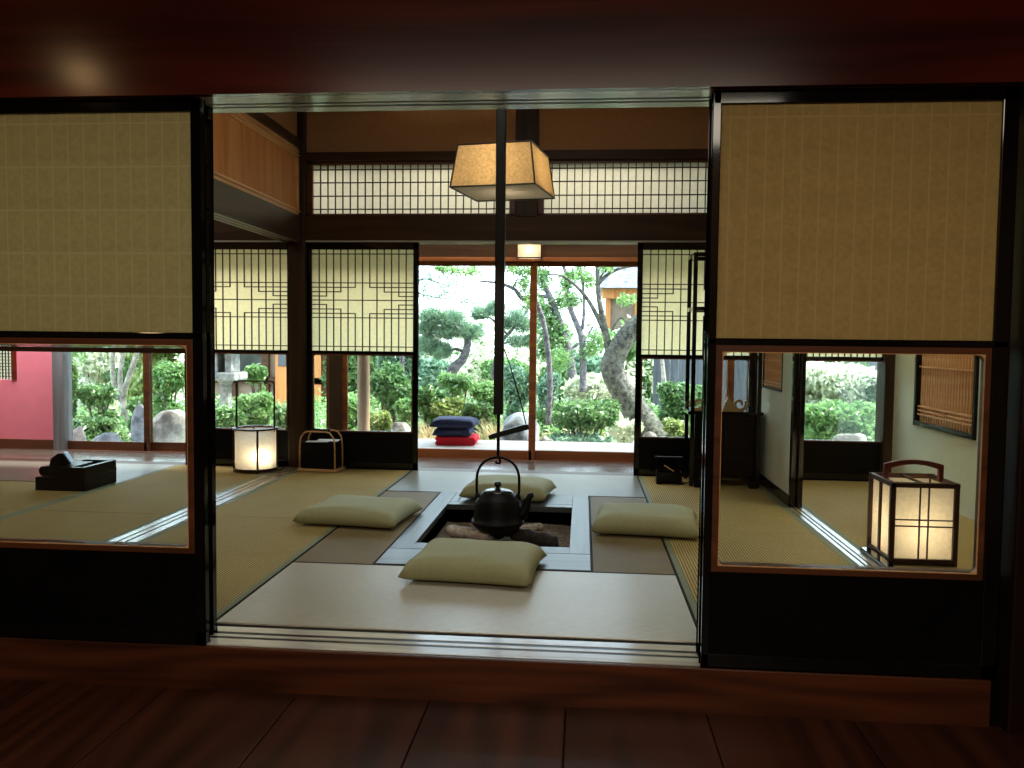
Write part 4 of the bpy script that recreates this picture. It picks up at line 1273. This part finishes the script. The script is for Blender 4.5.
mossy = tree('big mossy leaning trunk at the right edge of the glass door', (668, 452), 7.2,
     [([(676, 470), (660, 447), (645, 425), (630, 402), (617, 382), (612, 366), (618, 350), (630, 332), (646, 318), (664, 308)], [34, 33, 30, 27, 24, 24, 22, 20, 17, 14]),
      ([(612, 372), (609, 350), (605, 330), (601, 310), (598, 290), (597, 262)], [13, 8.5, 7, 6, 5, 3.5]),
      ([(606, 335), (598, 318), (588, 300), (576, 286), (562, 276), (547, 274)], [6.5, 5, 4, 3.2, 2.4, 1.2]),
      ([(598, 284), (606, 276), (618, 269), (634, 266)], [4.5, 3.5, 3, 2]),
      ([(598, 284), (604, 272), (618, 264)], [2.4, 1.8, 1.2]),
      ([(612, 330), (620, 318), (628, 324)], [2, 1.6, 1])],
     [(640, 330, 8, 6), (606, 268, 7, 5), (625, 300, 7, 5), (645, 300, 8, 6)], BARKM, G2, 420, .035, shell=.1)
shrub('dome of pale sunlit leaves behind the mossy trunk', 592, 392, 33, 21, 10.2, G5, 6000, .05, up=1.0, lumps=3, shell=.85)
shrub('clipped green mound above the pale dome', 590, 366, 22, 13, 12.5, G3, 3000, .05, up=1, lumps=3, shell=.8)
shrub('open leafy bush with branching stems just beyond the right glass door', 586, 415, 34, 20, 6.4, G1, 1500, .034, stems=9, lumps=9, shell=.3)
shrub('low bluish ground bush at the foot of the branching bush', 580, 440, 36, 9, 6.2, G3, 1100, .03, stems=3)
shrub('pale flowering undergrowth right of the branching bush', 625, 432, 18, 16, 6.7, G5, 1000, .03)
shrub('airy bluish sapling beside the centre door frame', 549, 388, 13, 19, 9.0, G3, 900, .035, shell=.2)
shrub('low dark hedge strip beyond the gravel path', 552, 416, 24, 9, 8.4, G4, 2200, .035, lumps=3)
shrub('round azalea left of the cushion stack', 430, 404, 18, 22, 7.0, G1, 2200, .036)
shrub('bright young green bush above the cushion stack', 458, 384, 20, 13, 7.6, G2, 1800, .036)
shrub('yellow green bush left of the hearth hook', 447, 412, 17, 17, 6.9, G6, 1500, .034)
shrub('leafy bush directly behind the hearth hook', 488, 394, 17, 17, 7.8, G2, 2000, .036)
shrub('tall blue green bush behind the hook cord', 518, 388, 15, 26, 8.2, G3, 2600, .036)
shrub('dull green bush right of the cushion stack', 478, 414, 15, 14, 7.0, G4, 1600, .032)
grass('dry grass tuft between cushion stack and hearth hook', 492, 424, 14, 6.7)
grass('dry grass fringe left of the cushion stack', 427, 424, 9, 6.4)

def boulder(label, cxp, cyp, rx, ry, Y, m, sd, group='garden boulders'):
    """a rock bedded in the ground at depth Y whose head shows round photo (cxp, cyp)"""
    top = at(cxp, cyp - ry, Y); a = rx * px(Y) * 1.15
    b = (top.z - GZ + .12) / 2
    c = Vector((top.x, top.y, top.z - b))
    r = random.Random(sd)
    vs = []; fs = []; n1, n2 = 16, 26
    ph = [r.uniform(0, 6) for _ in range(6)]
    for i in range(n1 + 1):
        th = PI * i / n1
        for j in range(n2):
            f = 2 * PI * j / n2
            q = 1 + .12 * math.sin(2 * f + ph[0]) * math.sin(th) + .09 * math.sin(3 * f + 4 * th + ph[1]) * math.sin(th) + .05 * math.sin(7 * f + 5 * th + ph[2]) * math.sin(th)
            w_ = math.sin(th) ** .6
            e_ = noise.noise(Vector((math.sin(th) * math.cos(f) * 1.7, math.sin(th) * math.sin(f) * 1.7, math.cos(th) * 2.2)) + Vector((sd * 3.1, 0, 0)))
            q *= 1 + .34 * e_
            vs.append((a * q * w_ * math.cos(f), a * .6 * q * w_ * math.sin(f), b * math.cos(th) * (1 + .16 * e_ + .06 * math.sin(3 * f + ph[3]) * math.sin(th)) - .12 * b * abs(math.cos(f + ph[4])) * math.sin(th)))
    for i in range(n1):
        for j in range(n2): fs.append((i * n2 + j, i * n2 + (j + 1) % n2, (i + 1) * n2 + (j + 1) % n2, (i + 1) * n2 + j))
    o = MB().add(vs, fs).build('boulder', m, None, 0, True); o.location = c
    return tag(o, label, 'boulder', group)
boulder('bluish boulder behind the cross bar of the hearth hook', 518, 422, 19, 8, 5.85, ROCKB, 1)
boulder('grey edging stone at the left foot of the branching bush', 547, 440, 7, 4, 5.75, ROCKG, 2)
boulder('pale rounded stone at the foot of the mossy trunk', 651, 437, 8, 6, 5.75, ROCKG, 4)

# screen window beside the door
shrub('tall glossy bush in the window of the shoji beside the open door', 390, 385, 22, 28, 7.2, G1, 3200, .036)
shrub('yellow green azalea low in the window beside the pillar', 378, 422, 13, 12, 6.6, G6, 1400, .03)
shrub('spiky bush at the right of the shoji window', 405, 410, 11, 14, 6.5, G2, 1100, .032)
shrub('soft green bush left of the round pillar', 352, 415, 9, 20, 7.0, G2, 1300, .034)
shrub('blue green tall bush above the shoji window bush', 400, 355, 24, 22, 9.5, G3, 3000, .045)
boulder('pale flat rock low in the shoji window', 400, 430, 13, 7, 5.8, ROCKG, 5)
# left window with stone lantern and teahouse
sl = at(226, 410, 8.0); sl.z = GZ
t = thing('stone_lantern', 'grey stone garden lantern left of the round paper lantern\'s handle', 'stone lantern', sl)
def rel(x, y): return at(x, y, 8.0) - sl
zt = rel(226, 372).z; zb_ = rel(226, 380).z
hw = 17 * px(8.0)
MB().lathe([(.17, 0), (.17, .12), (.085, .16), (.075, zb_ - .06), (.12, zb_)], n=8).build('shaft', STONE, t)
MB().box(-hw, hw, -hw, hw, zb_, zt).build('platform', STONE, t, .02)
MB().box(-.14, -.05, -.14, .14, zt, zt + .3).box(.05, .14, -.14, .14, zt, zt + .3).box(-.06, .06, .05, .14, zt, zt + .3).build('light_box', STONE, t, .01)
mb = MB(); mb.lathe([(.34, zt + .3), (.33, zt + .36), (.18, zt + .46), (.07, zt + .54), (.05, zt + .6)], n=6); mb.build('cap', STONE, t, .01)
shrub('green bush below the stone lantern', 228, 418, 22, 16, 6.8, G1, 2200, .034)
shrub('leafy bush behind the round paper lantern', 258, 408, 22, 18, 7.0, G2, 2400, .034)
shrub('sprouting bush between stone lantern and teahouse', 256, 375, 12, 13, 8.5, G2, 1500, .036)
shrub('dark low bush at the lower right of the lantern window', 284, 418, 14, 14, 6.9, G4, 1500, .032)
# teahouse seen past the left screens
th = at(268, 400, 13.0); th.z = GZ
t = thing('teahouse', 'wooden teahouse with dark windows and orange timber behind the lantern bush', 'building', th)
TEAW = wood('teahouse_timber', lin(160, 100, 52), lin(206, 142, 84), 'z', .6, .3, 10)
MB().box(-1.6, 1.1, .2, 2.2, 0, 2.7).build('wall', PLASTERW, t)
mb = MB()
for x in (-1.6, -.75, -.1, .45, 1.1): mb.box(x - .07, x + .07, .1, .25, 0, 2.7)
mb.box(-1.6, 1.1, .1, .22, .55, .68); mb.box(-1.6, 1.1, .1, .22, 2.0, 2.15)
mb.build('timber_frame', DARKX, t)
for x0_, x1_ in ((-.68, -.17), (-1.5, -.85)):
    f = MB().box(x0_, x1_, .14, .2, .72, 1.95).build('window', GLASSD, t)
f = MB().box(.12, .4, .08, .2, .0, 2.0).build('door', TEAW, t); MB().box(.18, .34, .06, .08, .9, 1.8).build('pane', GLASSD, f)
MB().box(.48, 1.05, .1, .2, .2, 2.0).build('panel', TEAW, t)
MB().prism([(-.7, 2.62), (2.6, 2.62), (.95, 3.6)], 'x', -2.2, 1.7).build('roof', TILE, t)
# left room's garden
tree('clump of three pale slender trunks outside the left room', (118, 425), 8.6,
     [([(126, 425), (123, 398), (128, 380), (134, 362), (139, 345), (142, 320)], [7, 6.5, 6, 5.5, 5, 4]), ([(122, 400), (120, 378), (122, 360), (126, 342), (128, 318)], [6, 5, 4.5, 4, 3]), ([(118, 400), (113, 378), (113, 358), (115, 340), (113, 318)], [6, 5, 4.5, 4, 3])],
     [(90, 320, 26, 18), (135, 310, 30, 18), (75, 352, 12, 10), (165, 335, 16, 10)], BARKP, G2, 1800, .045, shell=.2)
shrub('rounded green bush in the left room\'s window', 98, 396, 22, 15, 7.6, G1, 2600, .036)
shrub('flower-speckled bush behind the pale trunks', 95, 362, 24, 16, 10.0, G5, 2600, .05)
shrub('bamboo-like screen of leaves beside the grey post', 71, 388, 6, 36, 7.4, G4, 1600, .04)
shrub('low fern bank under the rounded bush', 92, 424, 26, 9, 7.0, G4, 1200, .036)
shrub('leafy bush above the big pale boulder', 168, 378, 20, 20, 8.6, G2, 2600, .04)
shrub('small bush between trunks and boulder', 138, 405, 13, 10, 7.8, G1, 1200, .034)
boulder('large pale boulder at the right of the left room\'s window', 172, 424, 20, 16, 5.7, ROCKG, 7)
boulder('tall bluish upright rock beside the window\'s middle bar', 140, 420, 8, 15, 5.6, ROCKB, 8)
boulder('low stone at the window\'s left corner', 77, 434, 10, 7, 5.5, ROCKG, 9)
boulder('low bluish stone below the fern bank', 108, 436, 16, 5, 5.5, ROCKB, 10)
# right screen window
shrub('round clipped bush in the window behind the black stand', 682, 400, 24, 20, 7.8, G1, 3200, .036, up=.8, lumps=3, shell=.75)
shrub('yellow flowering plant under the clipped bush', 676, 428, 16, 10, 6.8, G6, 1100, .03)
tree('thin grey trunk above the clipped bush', (668, 430), 9.2, [([(668, 430), (665, 390), (662, 360), (658, 330)], [5, 4.5, 4, 3])], [(664, 300, 20, 14)], BARKP, G1, 700, .05)
# right room window
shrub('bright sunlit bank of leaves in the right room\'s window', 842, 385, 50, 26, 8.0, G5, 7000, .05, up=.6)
shrub('fresh green bush low in the right room\'s window', 836, 418, 40, 20, 6.9, G2, 4200, .036)
shrub('deep green bush behind the right room\'s bright leaves', 830, 352, 44, 26, 10.5, G1, 4000, .055)
shrub('small bush at the right edge of the right room\'s window', 884, 400, 16, 30, 7.6, G1, 2000, .04)
boulder('low grey stone along the right room\'s window bottom', 850, 438, 20, 5, 5.7, ROCKG, 11)
# neighbouring house at the upper right
nh = at(622, 400, 17.0); nh.z = GZ
t = thing('neighbour_house', 'house with tiled eaves beyond the mossy trunk', 'building', nh)
s = px(17.0)
ez = at(622, 287, 17.0).z - GZ
MB().box(-.35, 3.2, .6, 3.0, 0, ez - .2).build('wall', PLASTERW, t)
MB().prism([(-.1, ez - .02), (3.8, ez - .02), (1.85, ez + 1.3)], 'x', -.55, 4.0).build('roof', TILE, t)
mb = MB()
for x in (-.35, .35, .6, 1.4): mb.box(x - .06, x + .06, .5, .62, 0, ez - .02)
mb.box(-.5, 3.4, .3, .62, ez - .25, ez - .02)
mb.build('timber_frame', TEAW, t)
MB().box(.42, .55, .55, .61, .3, ez - .3).build('window', GLASSD, t)
# board fence behind the right window bush
t = thing('garden_fence', 'grey board fence behind the clipped bush at the right', 'fence', (2.9, 12.5, GZ))
mb = MB(); x = -1.6
while x < 5: mb.box(x, x + .145, 0, .02, .05, 2.0); x += .15
mb.build('boards', wood('fence_timber', lin(58, 60, 66), lin(92, 94, 102), 'z', .7, .2, 10), t)
for z in (.4, 1.6): MB().box(-1.6, 5, .02, .06, z, z + .08).build('rail', DARKX, t)
# far planting
r = random.Random(5)
for i, (x, y, rx, ry, Y, m, lab) in enumerate((
    (430, 372, 26, 18, 13, G3, 'hazy bush at the far left of the main window'), (505, 372, 24, 16, 13.5, G1, 'far bush behind the hook and pine limbs'),
    (560, 376, 20, 14, 14, G1, 'far bush between the dark leaning trunks'), (350, 360, 30, 26, 12.5, G4, 'dark far bush behind the round pillar'),
    (150, 345, 40, 22, 13, G6, 'yellowish far tree crown behind the pale trunks'), (70, 345, 34, 24, 13.5, G6, 'yellowish far tree crown beside the grey post'),
    (620, 350, 16, 20, 14, G1, 'far bush below the tiled eaves'))):
    shrub(lab, x, y, rx, ry, Y, m, 3000, .075, up=.5, group='far planting')

# low planting that carpets the ground, and the soft mass of leaves beyond
def mass(name, label, m, k, x0, x1, ya, yb, h0, h1, n, size, sd, keep=None, shell=.3):
    r = random.Random(sd); blobs = []
    while len(blobs) < k:
        y = r.uniform(ya, yb); x = r.uniform(x0, x1)
        if keep and not keep(x, y): continue
        hh = r.uniform(h0, h1); w = r.uniform(.22, .5) * (1 + (y - 6) * .08)
        blobs.append(((x, y, GZ + hh * .45), (w, w * .8, hh * .6)))
    o = cloud_mesh(name, blobs, n, size, sd, m, None, .5, shell=shell)
    return tag(o, label, 'undergrowth', None, 'stuff')
def keep(x, y):
    if y < 7.4 and -.55 < x < .95: return False
    if 8.6 < y < 9.9 and -.6 < x < 1.6: return False
    return True
mass('undergrowth', 'mid green low planting that carpets the garden floor', G1, 90, -9, 4.6, 5.9, 12, .2, .55, 26000, .04, 301, keep)
mass('undergrowth', 'bright green sprigs scattered through the garden floor planting', G2, 60, -9, 4.6, 6.0, 12, .2, .6, 15000, .04, 302, keep)
mass('undergrowth', 'pale dry leaves and blossoms between the garden bushes', DRY, 50, -9, 4.6, 6.0, 11, .1, .35, 8000, .035, 303, keep)
mass('distant_foliage', 'soft green mass of leaves at the far end of the garden', G1, 60, -14, 9, 14, 18, .8, 2.2, 20000, .09, 304)
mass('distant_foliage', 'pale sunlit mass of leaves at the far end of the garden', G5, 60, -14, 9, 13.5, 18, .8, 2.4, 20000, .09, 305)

# ------------------------------------------------------------------ light
wd = bpy.data.worlds.new('world'); SC.world = wd; wd.use_nodes = True
nt = wd.node_tree; nt.nodes.clear()
out = N(nt, 'ShaderNodeOutputWorld'); bg = N(nt, 'ShaderNodeBackground')
sky = N(nt, 'ShaderNodeTexSky'); sky.sky_type = 'NISHITA'; sky.sun_disc = False; sky.sun_elevation = math.radians(50); sky.sun_rotation = math.radians(60); sky.air_density = 1.0; sky.dust_density = 4
mx = N(nt, 'ShaderNodeMix', data_type='RGBA'); mx.inputs[0].default_value = .75; mx.inputs[7].default_value = (6.8, 8.7, 10, 1)
L(nt, sky.outputs[0], mx.inputs[6]); L(nt, mx.outputs[2], bg.inputs['Color']); bg.inputs['Strength'].default_value = .8
L(nt, bg.outputs[0], out.inputs[0])
sun = bpy.data.lights.new('sun', 'SUN'); sun.energy = 13; sun.angle = .02; sun.color = (1, .95, .86)
so = bpy.data.objects.new('sun', sun); C.objects.link(so)
so.rotation_euler = Vector((.80, .14, 1.05)).to_track_quat('Z', 'Y').to_euler()

point('pendant_light', (-.467, 2.47, 2.04), 13, (1, .80, .54), .025)
point('veranda_light', (-.44, 4.50, 1.80), .9, WARM, .02)
point('square_lantern_light', (1.612, 1.475, .16), 2.3, (1, .77, .47), .03)
point('round_lantern_light', (-2.40, 3.42, .125), 1.3, (1, .84, .58), .012)
area('veranda_fill', (-5.0, 4.2, 2.58), (0, 0, 0), .8, .4, 150, (.96, .97, 1))  # unseen fill added to brighten the red wall
area('veranda_fill', (-2.9, 4.22, 2.6), (0, 0, 0), 1.8, .3, 40, (1, .98, .94))  # unseen fill added behind the left paper screens
area('veranda_fill', (-.4, 4.22, 2.6), (0, 0, 0), 2.2, .3, 40, (1, .98, .94))  # unseen fill added behind the middle screens and transoms
# unseen fill added under the ceilings to brighten the rooms
area('room_fill', (-.43, 1.2, 2.95), (0, 0, 0), 1.6, 1.6, 20, (.92, 1, .94))
area('left_room_fill', (-4.2, 2.0, 2.95), (0, 0, 0), 1.6, 1.6, 24, (1, .96, .84))
area('right_room_fill', (1.86, 2.2, 2.95), (0, 0, 0), .6, 1.6, 32, (1, .95, .84))
point('viewer_lamp', (-2.28, -1.18, 2.22), 2.4, (1, .62, .28), .05)
area('viewer_fill', (-.2, -3.65, 2.6), (0, 0, 0), 3, 1.2, 110, (1, .88, .70))  # unseen fill added to lift the near screens and woodwork

SC.view_settings.view_transform = 'Standard'
SC.view_settings.look = 'None'
SC.view_settings.gamma = 1
SC.view_settings.use_curve_mapping = False
SC.view_settings.exposure = 0
SC.cycles.use_denoising = True
SC.cycles.max_bounces = 10
SC.cycles.diffuse_bounces = 5
SC.cycles.transparent_max_bounces = 24
SC.cycles.caustics_reflective = False
SC.cycles.caustics_refractive = False
SC.cycles.sample_clamp_indirect = 6
